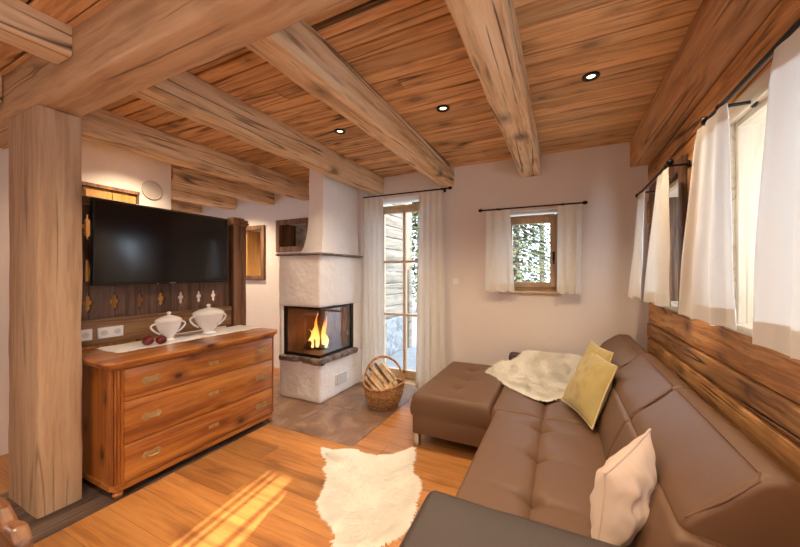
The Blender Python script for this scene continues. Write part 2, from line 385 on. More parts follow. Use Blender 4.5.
# ------------------------------------------------------------------ setting: floor
mb = MB(); y = -1.9
while y < 3.9:
    w = .195
    x = -6.6 + R.uniform(-1.5, 0)
    while x < 1.1:
        L_ = R.uniform(1.4, 2.4); x0, x1 = max(x, -6.6), min(x+L_, 1.06)
        t = R.random()
        if x1 > x0 + .02:
            segs = [(x0, x1)]
            if y > 2.25:                                   # leave out the stone hearth area
                segs = [(a, b) for a, b in ((x0, min(x1, -3.4)), (max(x0, -1.52), x1)) if b > a+.01]
            elif y > -1.0: segs = [(a, b) for a, b in ((x0, min(x1, -3.2)), (max(x0, -2.46), x1)) if b > a+.01]
            for a, b in segs: mb.box(a+.0006, b-.0006, y+.0006, y+w-.0006, -.03, 0, bev=.0012, tone=t)
        x += L_
    y += w
mb.box(-6.7, 1.06, -1.95, 3.85, -.12, -.032, tone=.1)
fl = struct(mb.build('floor', M['floor']), 'oiled oak plank floor running across the room', 'floor')
mb = MB()
ys = [2.245, 2.86, 3.47, 4.05]; xs = [-3.4, -2.95, -2.24, -1.52]
for j in range(3):
    xx = [-3.4, -2.6, -1.95, -1.52] if j % 2 else xs
    for i in range(3): mb.box(xx[i]+.002, xx[i+1]-.002, ys[j]+.002, ys[j+1]-.002, -.03, .002, bev=.002, tone=R.random())
struct(mb.build('trim_1', M['tiles']), 'brown stone tile hearth floor in front of the fireplace', 'hearth floor')
mb = MB(); x = -3.2
for k in range(4): mb.sweep('Y', -1.0, 2.24, x+.0925, -.014, .183, .03, .003, 20, .0015, k, tone=R.random()); x += .185
struct(mb.build('trim_2', M['darkfloor'], smooth=True), 'dark timber floor strip beside the dresser', 'floor strip')  # strip of boards darker than the rest of the floor

# ------------------------------------------------------------------ ceiling
mb = MB(); y = -1.9; k = 0
while y < 4.0:
    w = R.choice((.105, .12, .135, .15)); k += 1
    cuts = sorted([-6.7, 1.1]+([R.uniform(-3, -.3)] if R.random() < .35 else []))
    for a, b in zip(cuts, cuts[1:]):
        mb.sweep('X', a+.002, b-.002, y+w/2, CZ+.0125+R.uniform(-.003, .003), w-.010, .025, .004, 60, .0045, k*7+a, tone=R.random(), npc=2, wob=.5)
    y += w
mb.box(-6.7, 1.1, -1.95, 4.1, CZ+.03, CZ+.1, tone=.0, mi=1)
struct(mb.build('ceiling', [M['ceil'], M['gap']], smooth=True), 'rough reclaimed wooden plank ceiling', 'ceiling')

# ------------------------------------------------------------------ plaster walls
def wallboxes(boxes):
    mb = MB()
    for b in boxes: mb.box(*b)
    return mb
DX0, DX1, DZ = -2.27, -1.42, 2.37         # door opening
WX0, WX1, WZ0, WZ1 = -.60, -.02, 1.205, 2.075
mb = wallboxes([(-2.33, DX0, 3.8, 4.15, 0, CZ), (DX0, DX1, 3.8, 4.15, DZ, CZ), (DX1, WX0, 3.8, 4.15, 0, CZ),
                (WX0, WX1, 3.8, 4.15, 0, WZ0), (WX0, WX1, 3.8, 4.15, WZ1, CZ), (WX1, 1.08, 3.8, 4.15, 0, CZ)])
struct(mb.build('wall_back', M['plaster']), 'cream plaster back wall', 'wall')
NX0, NX1, NZ0, NZ1 = -3.76, -3.2, 1.76, 2.14      # niche beside the chimney
MX0, MX1, MZ0, MZ1 = -4.49, -4.10, 1.36, 2.08     # small framed opening
mb = wallboxes([(-6.7, MX0, 3.65, 4.15, 0, CZ), (MX0, MX1, 3.65, 4.15, 0, MZ0), (MX0, MX1, 3.65, 4.15, MZ1, CZ), (MX0, MX1, 3.97, 4.15, MZ0, MZ1),
                (MX1, NX0, 3.65, 4.15, 0, CZ), (NX0, NX1, 3.65, 4.15, 0, NZ0), (NX0, NX1, 3.65, 4.15, NZ1, CZ), (NX0, NX1, 3.99, 4.15, NZ0, NZ1),
                (NX1, -2.331, 3.65, 4.15, 0, CZ)])
struct(mb.build('wall_hearth', M['plaster']), 'plaster wall behind the fireplace', 'wall')
struct(wallboxes([(-4.05, -3.88, -.1, 2.2, 0, CZ), (-4.05, -3.88, -1.6, -.1, 0, .9), (-4.05, -3.88, -1.6, -.1, 2.15, CZ), (-4.05, -3.88, -1.8, -1.6, 0, CZ)]).build('wall_partition', M['plaster']), 'cream plaster partition wall behind the television', 'wall')
struct(wallboxes([(-6.8, -6.62, -1.9, -1.7, 0, CZ), (-6.8, -6.62, -1.7, .2, 0, .6), (-6.8, -6.62, -1.7, .2, 2.3, CZ), (-6.8, -6.62, .2, 4.1, 0, CZ)]).build('wall_left', M['plaster']), 'plaster side wall', 'wall')
# rear wall (behind the camera) with a tall window that lets the sun in
RW0, RW1, RZ0, RZ1 = -1.60, -1.12, .85, 2.15
mb = wallboxes([(-6.7, RW0, -2.1, -1.8, 0, CZ), (RW0, RW1, -2.1, -1.8, 0, RZ0), (RW0, RW1, -2.1, -1.8, RZ1, CZ), (RW1, 1.08, -2.1, -1.8, 0, CZ)])
struct(mb.build('wall_rear', M['plaster']), 'plaster rear wall', 'wall')

struct(MB().box(-3.879, -3.85, 1.89, 2.2, 0, 1.28, .004).build('trim_7', M['amberwood']), 'amber wooden wainscot on the partition wall', 'wainscot')
# ------------------------------------------------------------------ log wall on the right
CY_0, CY_1, CZ_0, CZ_1 = -1.5, -.25, .945, 2.08    # window behind the camera on the plank wall
BY0, BY1, BZ0, BZ1 = .62, 2.075, 1.16, 2.10       # near window opening
AY0, AY1, AZ0, AZ1 = 2.80, 3.50, 1.16, 2.06       # far window opening
mb = MB(); zs = [0, .14, .28, .41, .55, .68, .815, .945, 1.16, 1.33, 1.50, 1.68, 1.86, 2.08, 2.25, 2.41, CZ]
for i in range(len(zs)-1):
    z0, z1 = zs[i], zs[i+1]; segs = [(-1.8, 3.8)]
    if z0 >= 1.15 and z1 <= 2.1: segs = [(-1.8, CY_0), (CY_1, BY0), (BY1, AY0), (AY1, 3.8)]
    elif z0 >= .94 and z1 <= 2.1: segs = [(-1.8, CY_0), (CY_1, 3.8)]
    out = []
    for a, b in segs:
        if b-a > 3 and R.random() < .6:
            c = R.uniform(a+.8, b-.8); out += [(a, c), (c, b)]
        else: out.append((a, b))
    for a, b in out:
        d = R.uniform(-.008, .006)
        mb.sweep('Y', a+.001, b-.001, (.72+1.15)/2+d, (z0+z1)/2, .43, z1-z0-.013, .008, max(6, int((b-a)*16)), .004, i*5+a, tone=R.random(), npc=3)
mb.box(.755, 1.14, -1.8, CY_0, 0, CZ, tone=.1, mi=1); mb.box(.755, 1.14, CY_0, CY_1, 0, CZ_0, tone=.1, mi=1); mb.box(.755, 1.14, CY_0, CY_1, CZ_1, CZ, tone=.1, mi=1); mb.box(.755, 1.14, CY_1, BY0, 0, CZ, tone=.1, mi=1); mb.box(.755, 1.14, BY1, AY0, 0, CZ, tone=.1, mi=1); mb.box(.755, 1.14, AY1, 3.79, 0, CZ, tone=.1, mi=1)
mb.box(.755, 1.14, BY0, BY1, 0, BZ0-.02, tone=.1, mi=1); mb.box(.755, 1.14, AY0, AY1, 0, AZ0-.02, tone=.1, mi=1)
mb.box(.755, 1.14, BY0, BY1, BZ1+.02, CZ, tone=.1, mi=1); mb.box(.755, 1.14, AY0, AY1, AZ1+.04, CZ, tone=.1, mi=1)
struct(mb.build('wall_right', [M['log'], M['gap']], smooth=True), 'sun-browned horizontal plank wall on the right', 'wall')

# ------------------------------------------------------------------ beams
def beam(name, axis, a, b, c1, c2, w, h, mat, label, group=None, seed=0, r=.016, amp=.007, cat='beam'):
    o = MB().sweep(axis, a, b, c1, c2, w, h, r, max(10, int(abs(b-a)*26)), amp, seed, tone=R.random()).build(name, mat, smooth=True)
    return tag(o, label, cat, group)
zb, hb = (2.43+CZ)/2+.004, CZ-2.43+.008
G = 'ceiling joists beyond the cross beam'
beam('ceiling_beam', 'Y', 1.003, 3.8, -.300, zb, .205, hb, M['beam'], 'pale rough ceiling beam nearest the window wall, right of the middle spotlight', G, 1)
beam('ceiling_beam', 'Y', 1.003, 3.8, -1.222, zb, .165, hb, M['beam'], 'pale cracked ceiling beam ending above the right end of the tall door curtains', G, 2)
beam('ceiling_beam', 'Y', 1.003, 3.8, -2.165, zb, .17, hb, M['beam'], 'pale ceiling beam ending above the left door curtain, beside the chimney', G, 3)
beam('ceiling_beam', 'Y', 1.003, 3.65, -3.225, zb, .17, hb, M['beam'], 'pale ceiling beam running over the television to the left of the chimney', G, 4)
G2 = 'short beams in the lit room behind the television'
for sx, lb in ((-3.86, 'tallest and nearest of the short beam ends behind the long beam over the television'),
               (-4.70, 'middle short beam end above the television, lower left of its neighbour'),
               (-5.55, 'smallest and farthest short beam end just above the television')):
    beam('short_beam', 'Y', 2.215, 3.65, sx-.085, zb, .17, hb, M['beam'], lb, G2, int(-sx*10))
beam('cross_beam', 'X', -3.88, .70, .895, (2.367+CZ)/2+.004, .205, CZ-2.367+.008, M['beam_x'], 'big brown cross beam carried by the thick wooden post', None, 9, r=.02, amp=.009)
G3 = 'beam ends butting into the near side of the cross beam'
beam('ceiling_beam', 'Y', -1.8, .789, -2.315, (2.50+CZ)/2+.004, .17, CZ-2.50+.008, M['beam'], 'pale beam end at the top left corner, above the thick post', G3, 11)
beam('ceiling_beam', 'Y', -1.8, .789, -3.25, (2.47+CZ)/2+.004, .17, CZ-2.47+.008, M['beam'], 'sliver of a pale beam end at the left picture edge, below its larger neighbour', G3, 12)
tag(MB().sweep('Z', .002, 2.362, -2.8975, .9, .435, .20, .014, 60, .006, 21).build('wooden_post', M['beam_z'], smooth=True), 'thick square timber post standing left of the dresser', 'post')
beam('wall_plate_beam', 'Y', -1.8, 3.8, .655, (2.41+CZ)/2+.004, .15, CZ-2.41+.008, M['wallbeam'], 'massive brown beam along the top of the plank wall', None, 31, r=.012, amp=.006)

# ------------------------------------------------------------------ windows and door
def fbars(mb, x0, x1, z0, z1, y0, y1, w, bev=.006):
    mb.box(x0, x0+w, y0, y1, z0, z1, bev); mb.box(x1-w, x1, y0, y1, z0, z1, bev)
    mb.box(x0+w, x1-w, y0, y1, z0, z0+w, bev); mb.box(x0+w, x1-w, y0, y1, z1-w, z1, bev)
# french door
f = MB(); fbars(f, DX0, DX1, .0, DZ-.06, 3.98, 4.06, .055)
door = struct(f.build('door_1', M['doorframe'], smooth=True), 'tall glazed wooden door with six panes', 'door')
f = MB()
fbars(f, DX0+.05, DX1-.05, .03, DZ-.115, 3.965, 4.02, .05)
cxm = -1.866
f.box(cxm-.02, cxm+.02, 3.96, 4.02, .08, DZ-.16, .005)
for z in (.853, 1.555): f.box(DX0+.1, DX1-.1, 3.968, 4.012, z-.016, z+.016, .004)
f.box(DX0+.1, DX1-.1, 3.96, 4.015, .08, .13, .004)
f.build('glazed_leaf', M['doorframe'], door, smooth=True)
MB().box(DX0+.09, DX1-.09, 3.99, 3.996, .1, DZ-.15).build('glass_pane', M['glass'], door)
struct(MB().box(DX0, DX1, 3.80, 3.98, -.02, .012, .003).build('trim_3', M['frame']), 'wooden threshold of the glazed door', 'threshold')
# small back window
f = MB(); fbars(f, WX0, WX1, WZ0, WZ1-.03, 3.95, 4.03, .045)
win = struct(f.build('window_1', M['frame'], smooth=True), 'small square wooden casement window in the back wall', 'window')
f = MB(); fbars(f, WX0+.035, WX1-.035, WZ0+.04, WZ1-.065, 3.925, 3.985, .062); f.build('sash', M['frame'], win, smooth=True)
MB().box(WX0+.09, WX1-.09, 3.95, 3.956, WZ0+.09, WZ1-.12).build('glass_pane', M['glass'], win)
h = MB().box(-.092, -.068, 3.915, 3.926, 1.545, 1.635, .004); h.tube([(-.08, 3.922, 1.60), (-.08, 3.885, 1.60), (-.08, 3.878, 1.59), (-.08, 3.876, 1.50)], [.009, .009, .01, .008], 8)
h.build('window_handle', M['iron'], win, smooth=True)
struct(MB().box(WX0-.02, WX1+.02, 3.775, 3.95, WZ0-.025, WZ0+.003, .005).build('trim_4', M['frame']), 'wooden sill of the small back window', 'window sill')
# right wall windows
def side_window(nm, y0, y1, z0, z1, label):
    w = MB()
    w.box(1.10, 1.16, y0, y0+.05, z0, z1, .004); w.box(1.10, 1.16, y1-.05, y1, z0, z1, .004)
    w.box(1.10, 1.16, y0, y1, z0, z0+.05, .004); w.box(1.10, 1.16, y0, y1, z1-.05, z1, .004)
    c = (y0+y1)/2; w.box(1.105, 1.155, c-.03, c+.03, z0+.05, z1-.05, .004)
    o = struct(w.build(nm, M['frame'], smooth=True), label, 'window')
    MB().box(1.128, 1.134, y0+.05, y1-.05, z0+.05, z1-.05).build('glass_pane', M['glass'], o)
    r = MB()
    r.sweep('Z', z0, z1, .925, y1-.012, .40, .035, .004, 16, .004, 5); r.sweep('Z', z0, z1, .925, y0+.012, .40, .035, .004, 16, .004, 6)
    r.build('reveal_board', M['reveal'], o, smooth=True)
    r = MB(); r.sweep('Y', y0+.03, y1-.03, .915, z1-.012, .38, .035, .004, 16, .003, 7)
    r.build('head_board', M['revealy'], o, smooth=True)
    MB().sweep('Y', y0-.03, y1+.03, .90, z0-.005, .41, .035, .006, 16, .002, 8).build('sill_board', M['revealy'], o, smooth=True)
    return o
side_window('window_2', BY0, BY1, BZ0, BZ1, 'deep window in the plank wall nearest the camera')
o3 = side_window('window_3', AY0, AY1, AZ0, AZ1, 'deep window in the plank wall nearest the back wall')
for c_ in children(o3):
    if c_.name.startswith('reveal_board'): c_.data.materials[0] = M['darkframe']
side_window('window_5', CY_0, CY_1, CZ_0, CZ_1, 'window in the plank wall behind the camera')
c = MB().sweep('Z', 2.06-.9, 2.09, .722, AY0-.045, .06, .085, .006, 16, .005, 3)
c.sweep('Z', 2.06-.9, 2.09, .722, AY1+.045, .06, .085, .006, 16, .005, 4); c.sweep('Y', AY0-.09, AY1+.09, .722, 2.12, .06, .08, .006, 16, .005, 5)
struct(c.build('trim_5', M['darkframe'], smooth=True), 'dark old wooden casing of the far window in the plank wall', 'window casing')
c = MB().sweep('Z', 1.16, 2.16, .722, BY1+.03, .05, .075, .006, 16, .004, 3); c.sweep('Y', BY0, BY1+.065, .722, 2.135, .05, .08, .006, 26, .005, 5)
struct(c.build('trim_6', M['revealy'], smooth=True), 'pale casing of the near window in the plank wall', 'window casing')
# rear window
f = MB(); fbars(f, RW0, RW1, RZ0, RZ1, -2.0, -1.94, .05)
o = struct(f.build('window_4', M['frame']), 'tall window behind the camera', 'window')
f = MB()
for a, b in ((-1.55, -1.505), (-1.487, -1.443), (-1.418, -1.387), (-1.278, -1.235), (-1.185, -1.165)): f.box(a, b, -1.98, -1.95, RZ0+.05, RZ1-.05, .004)
f.build('glazing_bar', M['frame'], o)
MB().box(RW0+.05, RW1-.05, -1.972, -1.968, RZ0+.05, RZ1-.05).build('glass_pane', M['glass'], o)

# ------------------------------------------------------------------ rods and curtains
def rod(name, a, b, r, label, brackets, wall, group=None):
    a, b = Vector(a), Vector(b); t = thing(name, label, 'curtain rod', a, group)
    MB().tube([a, b], r, 12).build('rod', M['iron'], t, smooth=True)
    d = (b-a).normalized()
    for p, s in ((a, -1), (b, 1)):
        m = MB(); q = [p+d*s*k for k in (0, .006, .018, .03, .04, .046)]
        m.tube(q, [r*1.3, r*1.9, r*2.3, r*2.2, r*1.4, r*.3], 12); m.build('finial', M['iron'], t, smooth=True)
    for k in brackets:
        p = a.lerp(b, k); w = Vector(p); 
        if wall[0] == 'x': w.x = wall[1]
        else: w.y = wall[1]
        n = (w-p).normalized()
        m = MB().tube([p, p+n*((w-p).length-.002)], r*.8, 8); m.tube([w-n*.010, w-n*.002], [r*2.6, r*2.6], 14); m.tube([p-d*.008, p+d*.008], r*1.5, 12)
        m.build('bracket', M['iron'], t, smooth=True)
    return t
rod('curtain_rod', (-2.44, 3.70, 2.39), (-1.18, 3.70, 2.385), .008, 'black iron rod above the tall glazed door', (.06, .94), ('y', 3.8))
rod('curtain_rod', (-.79, 3.70, 2.095), (.18, 3.70, 2.09), .008, 'black iron rod above the small back window', (.17, .82), ('y', 3.8))
rod('curtain_rod', (.60, 2.60, 2.085), (.60, 3.52, 2.085), .009, 'black iron rod at the far end of the plank wall', (.06, .9), ('x', .716))
rod('curtain_rod', (.60, .30, 2.105), (.60, 1.98, 2.105), .009, 'black iron rod over the nearest window in the plank wall', (.05, .93), ('x', .716))

def curtain(label, t0, t1, b0, b1, nf, amp, group=None, hem=.1, seed=0, nrm=None, gather=.55):
    """hanging panel: header from t0 to t1, hem from b0 to b1, nf pleats"""
    t0, t1, b0, b1 = map(Vector, (t0, t1, b0, b1))
    e = (t1-t0).normalized(); nrm = Vector(nrm) if nrm else Vector((e.y, -e.x, 0))
    H = (t0-b0).length; rr = random.Random(seed); ph = rr.uniform(0, 6)
    def pt(s, t, off=0.0):
        a = t0.lerp(t1, s); b = b0.lerp(b1, s)
        tt = t**.85; p = a.lerp(b, tt)
        sw = s + .035*math.sin(2*PI*s*2.3+ph)*t
        fold = math.sin(2*PI*nf*sw+ph)
        sharp = math.copysign(abs(fold)**.7, fold)
        A = amp*(gather+(1-gather)*min(1, t*1.6))*(1+.25*math.sin(7*s+ph))
        if t < .05: A *= .35+.65*(t/.05)
        nn = noise.noise(Vector((s*3, t*2.5, seed*5.1)))*.012*t
        p += nrm*(sharp*A+nn+off)
        p += e*(math.cos(2*PI*nf*sw+ph)*A*.28)
        p.z += .006*math.sin(2*PI*nf*s*1.0+1)*(1 if t > .98 else 0)
        return p
    nu, nv = max(24, int(nf*14)), 30
    mb = MB().grid(lambda s, t: pt(s, t), nu, nv)
    o = mb.build('curtain', M['curtain'], smooth='all', recalc=False)
    md = o.modifiers.new('thickness', 'SOLIDIFY'); md.thickness = .0016
    tag(o, label, 'curtain', group)
    k = 1-hem/H
    h = MB()
    h.grid(lambda s, t: pt(s, k+(1-k)*t, .0022), nu, 5); h.grid(lambda s, t: pt(s, k+(1-k)*t, -.0022), nu, 5)
    h.build('hem', M['hem'], o, smooth='all', recalc=False)
    h = MB().grid(lambda s, t: pt(s, t*.045, .0022), nu, 3); h.grid(lambda s, t: pt(s, t*.045, -.0022), nu, 3)
    h.build('heading_tape', M['hem'], o, smooth='all', recalc=False)
    return o
GD = 'tall curtains at the glazed door'
curtain('floor-length cream curtain left of the glazed door, next to the fireplace', (-2.40, 3.70, 2.378), (-2.04, 3.70, 2.378), (-2.31, 3.70, .02), (-2.03, 3.70, .02), 4.5, .018, GD, seed=1)
curtain('floor-length cream curtain right of the glazed door, behind the sofa chaise', (-1.545, 3.70, 2.37), (-1.24, 3.70, 2.37), (-1.60, 3.70, .02), (-1.20, 3.70, .02), 4.2, .020, GD, seed=2)
GS = 'short curtains at the small back window'
curtain('short white curtain on the left of the small back window', (-.745, 3.70, 2.08), (-.50, 3.70, 2.08), (-.75, 3.69, 1.205), (-.455, 3.69, 1.205), 2.6, .016, GS, seed=3)
curtain('short white curtain on the right of the small back window', (-.04, 3.70, 2.08), (.175, 3.70, 2.08), (-.045, 3.69, 1.20), (.165, 3.69, 1.20), 2.6, .016, GS, seed=4)
GR = 'short curtains along the plank wall'
curtain('narrow bluish-white curtain farthest back on the plank wall', (.59, 3.50, 2.07), (.60, 3.25, 2.07), (.515, 3.46, 1.19), (.585, 3.30, 1.19), 1.6, .014, GR, seed=5)
curtain('warm yellow-lit curtain second from the back on the plank wall', (.60, 2.90, 2.07), (.60, 2.62, 2.07), (.595, 3.33, 1.185), (.60, 2.60, 1.185), 2.2, .016, GR, seed=6)
curtain('wide bluish-white curtain between the two windows of the plank wall', (.595, 2.08, 2.095), (.60, 1.80, 2.095), (.60, 2.38, 1.165), (.60, 1.775, 1.175), 2.4, .016, GR, seed=7)
curtain('white curtain at the right picture edge, nearest the camera', (.60, 1.44, 2.095), (.60, 1.0, 2.095), (.60, 1.54, 1.155), (.60, 1.0, 1.155), 2.6, .018, GR, seed=8)

# ------------------------------------------------------------------ fireplace
fp = thing('fireplace', 'white plastered corner fireplace with glass firebox and chimney', 'fireplace', (-2.63, 3.2, 0))
X0, X1, Y0, Y1 = -2.925, -2.33, 2.83, 3.645
def rough_grid_box(mb, x0, x1, y0, y1, z0, z1, amp=.006, step=.05, r=.02, seed=0):
    bm = bmesh.new(); bmesh.ops.create_cube(bm, size=1.0)
    for v in bm.verts: v.co = Vector(((x0+x1)/2+v.co.x*(x1-x0), (y0+y1)/2+v.co.y*(y1-y0), (z0+z1)/2+v.co.z*(z1-z0)))
    bmesh.ops.bevel(bm, geom=bm.edges[:], offset=r, segments=3, profile=.5, affect='EDGES')
    for ax, a, b in ((0, x0, x1), (1, y0, y1), (2, z0, z1)):
        n = max(1, int((b-a)/step)); no = Vector((0, 0, 0)); no[ax] = 1
        for i in range(1, n):
            co = Vector((0, 0, 0)); co[ax] = a+(b-a)*i/n
            bmesh.ops.bisect_plane(bm, geom=bm.verts[:]+bm.edges[:]+bm.faces[:], plane_co=co, plane_no=no)
    for v in bm.verts: v.co += noise.noise_vector(v.co*6+Vector((seed,)*3))*amp
    mb.addbm(bm)
b = MB(); rough_grid_box(b, X0, X1, Y0, Y1, 0.0, .44, .005, seed=1)
b.build('base', M['whiteplaster'], fp, smooth=True)
b = MB(); rough_grid_box(b, X0-.005, X1+.003, Y0-.003, Y1, 1.03, 1.60, .006, seed=2)
rough_grid_box(b, X0, X0+.055, Y0, Y1, .44, 1.04, .004, seed=3)          # left jamb
rough_grid_box(b, X0, X1, 3.50, Y1, .44, 1.04, .004, seed=4)             # right jamb / back
b.build('hood', M['whiteplaster'], fp, smooth=True)
def slab(name, x0, x1, y0, y1, z0, z1, seed, parent, jag=.018):
    pts = []
    def edge(p, q, n):
        for i in range(n):
            t = i/n; x = p[0]+(q[0]-p[0])*t; y = p[1]+(q[1]-p[1])*t
            d = noise.noise_vector(Vector((x*9, y*9, seed)))*jag; pts.append((x+d.x, y+d.y))
    edge((x0, y0), (x1, y0), 22); edge((x1, y0), (x1, y1), 26); edge((x1, y1), (x0, y1), 8); edge((x0, y1), (x0, y0), 8)
    n = len(pts); vs = []
    rows = [(z1, .012), (z1-.006, .002), ((z0+z1)/2, -.003), (z0+.004, .008), (z0, .02)]
    cx, cy = (x0+x1)/2, (y0+y1)/2
    for z, ins in rows:
        for (x, y) in pts:
            k = noise.noise(Vector((x*20, y*20, z*90)))*.006
            dx, dy = cx-x, cy-y; l = math.hypot(dx, dy); vs.append((x+dx/l*(ins+k), y+dy/l*(ins+k), z+k*.5))
    fs = [(j*n+i, j*n+(i+1) % n, (j+1)*n+(i+1) % n, (j+1)*n+i) for j in range(len(rows)-1) for i in range(n)]
    fs += [tuple(range(n)), tuple((len(rows)-1)*n+i for i in range(n))[::-1]]
    return MB().add(vs, fs).build(name, M['slate'], parent, smooth=True)
slab('stone_ledge', X0+.05, X1+.025, Y0-.026, 3.53, .415, .478, 3.3, fp, .032)
slab('mantel_slab', X0-.03, X1+.03, Y0-.03, Y1-.0, 1.60, 1.625, 8.1, fp, .02)
# chimney : flares at the foot
def chim(u, v):
    z = 1.62+(CZ-.003-1.62)*v
    k = math.exp(-v*6.5)
    xa, xb, ya, yb = -2.56-.11*k, -2.365+.015*k, 2.93-.04*k, 3.62
    c = u*4; i = int(c) % 4; t = c-int(c)
    P4 = [(xa, ya), (xb, ya), (xb, yb), (xa, yb)]; p, q = P4[i], P4[(i+1) % 4]
    x = p[0]+(q[0]-p[0])*t; y = p[1]+(q[1]-p[1])*t
    d = noise.noise_vector(Vector((x*5, y*5, z*5)))*.008
    return (x+d.x, y+d.y, z)
MB().grid(chim, 48, 26).build('chimney', M['whiteplaster'], fp, smooth=True)
# firebox
GX, GY = X1-.035, Y0+.035          # glass planes
fb = MB()
fb.box(X0+.056, X0+.09, GY, 3.50, .48, 1.03); fb.box(X0+.09, GX-.02, 3.42, 3.50, .48, 1.03)
fb.box(X0+.09, GX-.02, GY+.02, 3.42, .48, .50); fb.box(X0+.09, GX-.02, GY+.02, 3.42, 1.0, 1.03)
for k in range(9):
    xx = X0+.11+k*.048; fb.box(xx, xx+.044, 3.405, 3.42, .50, 1.0, .004)
fb.build('firebox', M['firebrick'], fp)
fr = MB()
fr.box(X0+.055, X0+.098, GY-.012, GY+.012, .478, 1.032, .003); fr.box(X0+.098, GX+.012, GY-.012, GY+.012, .478, .512, .003); fr.box(X0+.098, GX+.012, GY-.012, GY+.012, 1.005, 1.032, .003)
fr.box(GX-.012, GX+.012, 3.45, 3.50, .478, 1.032, .003); fr.box(GX-.012, GX+.012, GY+.012, 3.45, .478, .512, .003); fr.box(GX-.012, GX+.012, GY+.012, 3.45, 1.005, 1.032, .003)
fr.build('glass_frame', M['iron'], fp, smooth=True)
MB().box(X0+.098, GX, GY-.003, GY+.003, .512, 1.005).build('firebox_glass', M['fireglass'], fp)
MB().box(GX-.003, GX+.003, GY+.004, 3.45, .512, 1.005).build('firebox_glass', M['fireglass'], fp)
v = MB(); v.box(X1-.002, X1+.012, 3.10, 3.315, .115, .235, .002)
for k in range(6): v.box(X1+.010, X1+.018, 3.115, 3.30, .127+k*.017, .134+k*.017, .001)
v.build('vent_grille', M['socketwhite'], fp, smooth=True)
v = MB().box(X1+.0115, X1+.0135, 3.112, 3.303, .120, .230); v.build('vent_opening', M['socketgrey'], fp)
# burning logs and flames
GL = 'logs burning in the fireplace'
for i, (px, py, pz, rz, ty) in enumerate(((-2.62, 3.12, .535, .3, 0), (-2.60, 3.22, .538, -.5, 0), (-2.60, 3.15, .60, 1.2, .12))):
    m = MB(); d = Vector((math.cos(rz), math.sin(rz), ty)).normalized()*.15; p = Vector((px, py, pz))
    m.tube([p-d, p-d*.4, p+d*.3, p+d], [.030, .034, .033, .029], 9)
    tag(m.build('fire_log', M['bark'], smooth=True), ('charred log lying at the front of the firebox', 'charred log lying at the back of the firebox', 'charred log laid across the other two in the firebox')[i], 'log', GL)
fm = MB()
for (px, py, h, r, sd) in ((-2.59, 3.10, .40, .036, 1), (-2.54, 3.15, .32, .030, 2), (-2.65, 3.14, .31, .032, 3), (-2.57, 3.20, .36, .034, 4), (-2.72, 3.12, .20, .024, 5), (-2.48, 3.12, .22, .024, 6), (-2.69, 3.20, .25, .026, 7), (-2.62, 3.05, .24, .024, 8)):
    pts = []; rs = []
    for k in range(15):
        t = k/14; pts.append((px+.035*math.sin(t*5+sd)*t, py+.03*math.cos(t*4+sd*2)*t, .535+h*t)); rs.append(max(.001, r*(1-t)**.8*(.55+1.3*t*(1-t)*2)))
    fm.tube(pts, rs, 10)
fo = fm.build('fire_flame', M['flame'], smooth='all'); fo.location = (0, 0, .535); fo.data.transform(Matrix.Translation((0, 0, -.535)))
tag(fo, 'orange flames burning behind the fireplace glass', 'fire', kind='stuff')

# ------------------------------------------------------------------ frames on the hearth wall
f = MB(); fbars(f, -3.81, -3.15, 1.715, 2.185, 3.62, 3.66, .075, .006)
o = thing('wall_niche', 'dark wooden framed niche in the wall beside the chimney', 'niche', (-3.48, 3.65, 1.715))
f.build('frame', M['darkframe'], o, smooth=True)
MB().box(NX0+.03, NX1-.03, 3.955, 3.985, NZ0, NZ1).build('stone_back', M['slatelight'], o)
MB().box(NX0+.001, NX0+.03, 3.662, 3.98, NZ0+.001, NZ1-.001, .003).build('side_board', M['darkframe'], o)
o = thing('framed_opening', 'small brown wooden frame around a lit opening, right of the television', 'frame', (-4.295, 3.65, 1.30))
f = MB(); fbars(f, -4.55, -4.045, 1.30, 2.135, 3.615, 3.66, .07, .006); f.build('frame', M['darkframe'], o, smooth=True)
f = MB(); f.box(MX0+.001, MX0+.03, 3.662, 3.96, MZ0+.001, MZ1-.001, .003); f.build('shutter', M['amberwood'], o)

# cabinet / frame and loudspeaker grille on the partition wall
o = thing('wall_cabinet', 'amber wooden wall cabinet showing above the left of the television', 'cabinet', (-3.88, 1.66, 1.5))
f = MB(); f.box(-3.878, -3.845, 1.44, 1.845, .55, 2.185, .004); f.build('body', M['amberwood'], o)
f = MB(); f.box(-3.878, -3.82, 1.42, 1.87, 2.185, 2.22, .004); f.box(-3.878, -3.83, 1.845, 1.87, .55, 2.185, .004); f.build('face_frame', M['darkframe'], o)
f = MB(); f.box(-3.845, -3.833, 1.45, 1.64, .6, 2.165, .003); f.build('door', M['amberwood'], o)
f = MB(); f.box(-3.845, -3.833, 1.65, 1.84, .6, 2.165, .003); f.build('door', M['amberwood'], o)
m = MB()
def disc(cx, cy, cz, r, x, axis='x'):
    m = MB(); prof = [(r, 0), (r, .008), (r*.96, .012), (r*.88, .010), (r*.86, .006), (0.0001, .007)]
    m.lathe(prof, (0, 0, 0), 40)
    rot = Matrix.Translation((cx, cy, cz))@Matrix.Rotation(PI/2, 4, 'Y')
    m.v = [tuple(rot@Vector(v)) for v in m.v]; return m
tag(disc(-3.879, 2.01, 2.275, .10, 0).build('wall_loudspeaker', M['grille'], smooth=True), 'round white flush loudspeaker cover on the plaster above the television', 'loudspeaker')

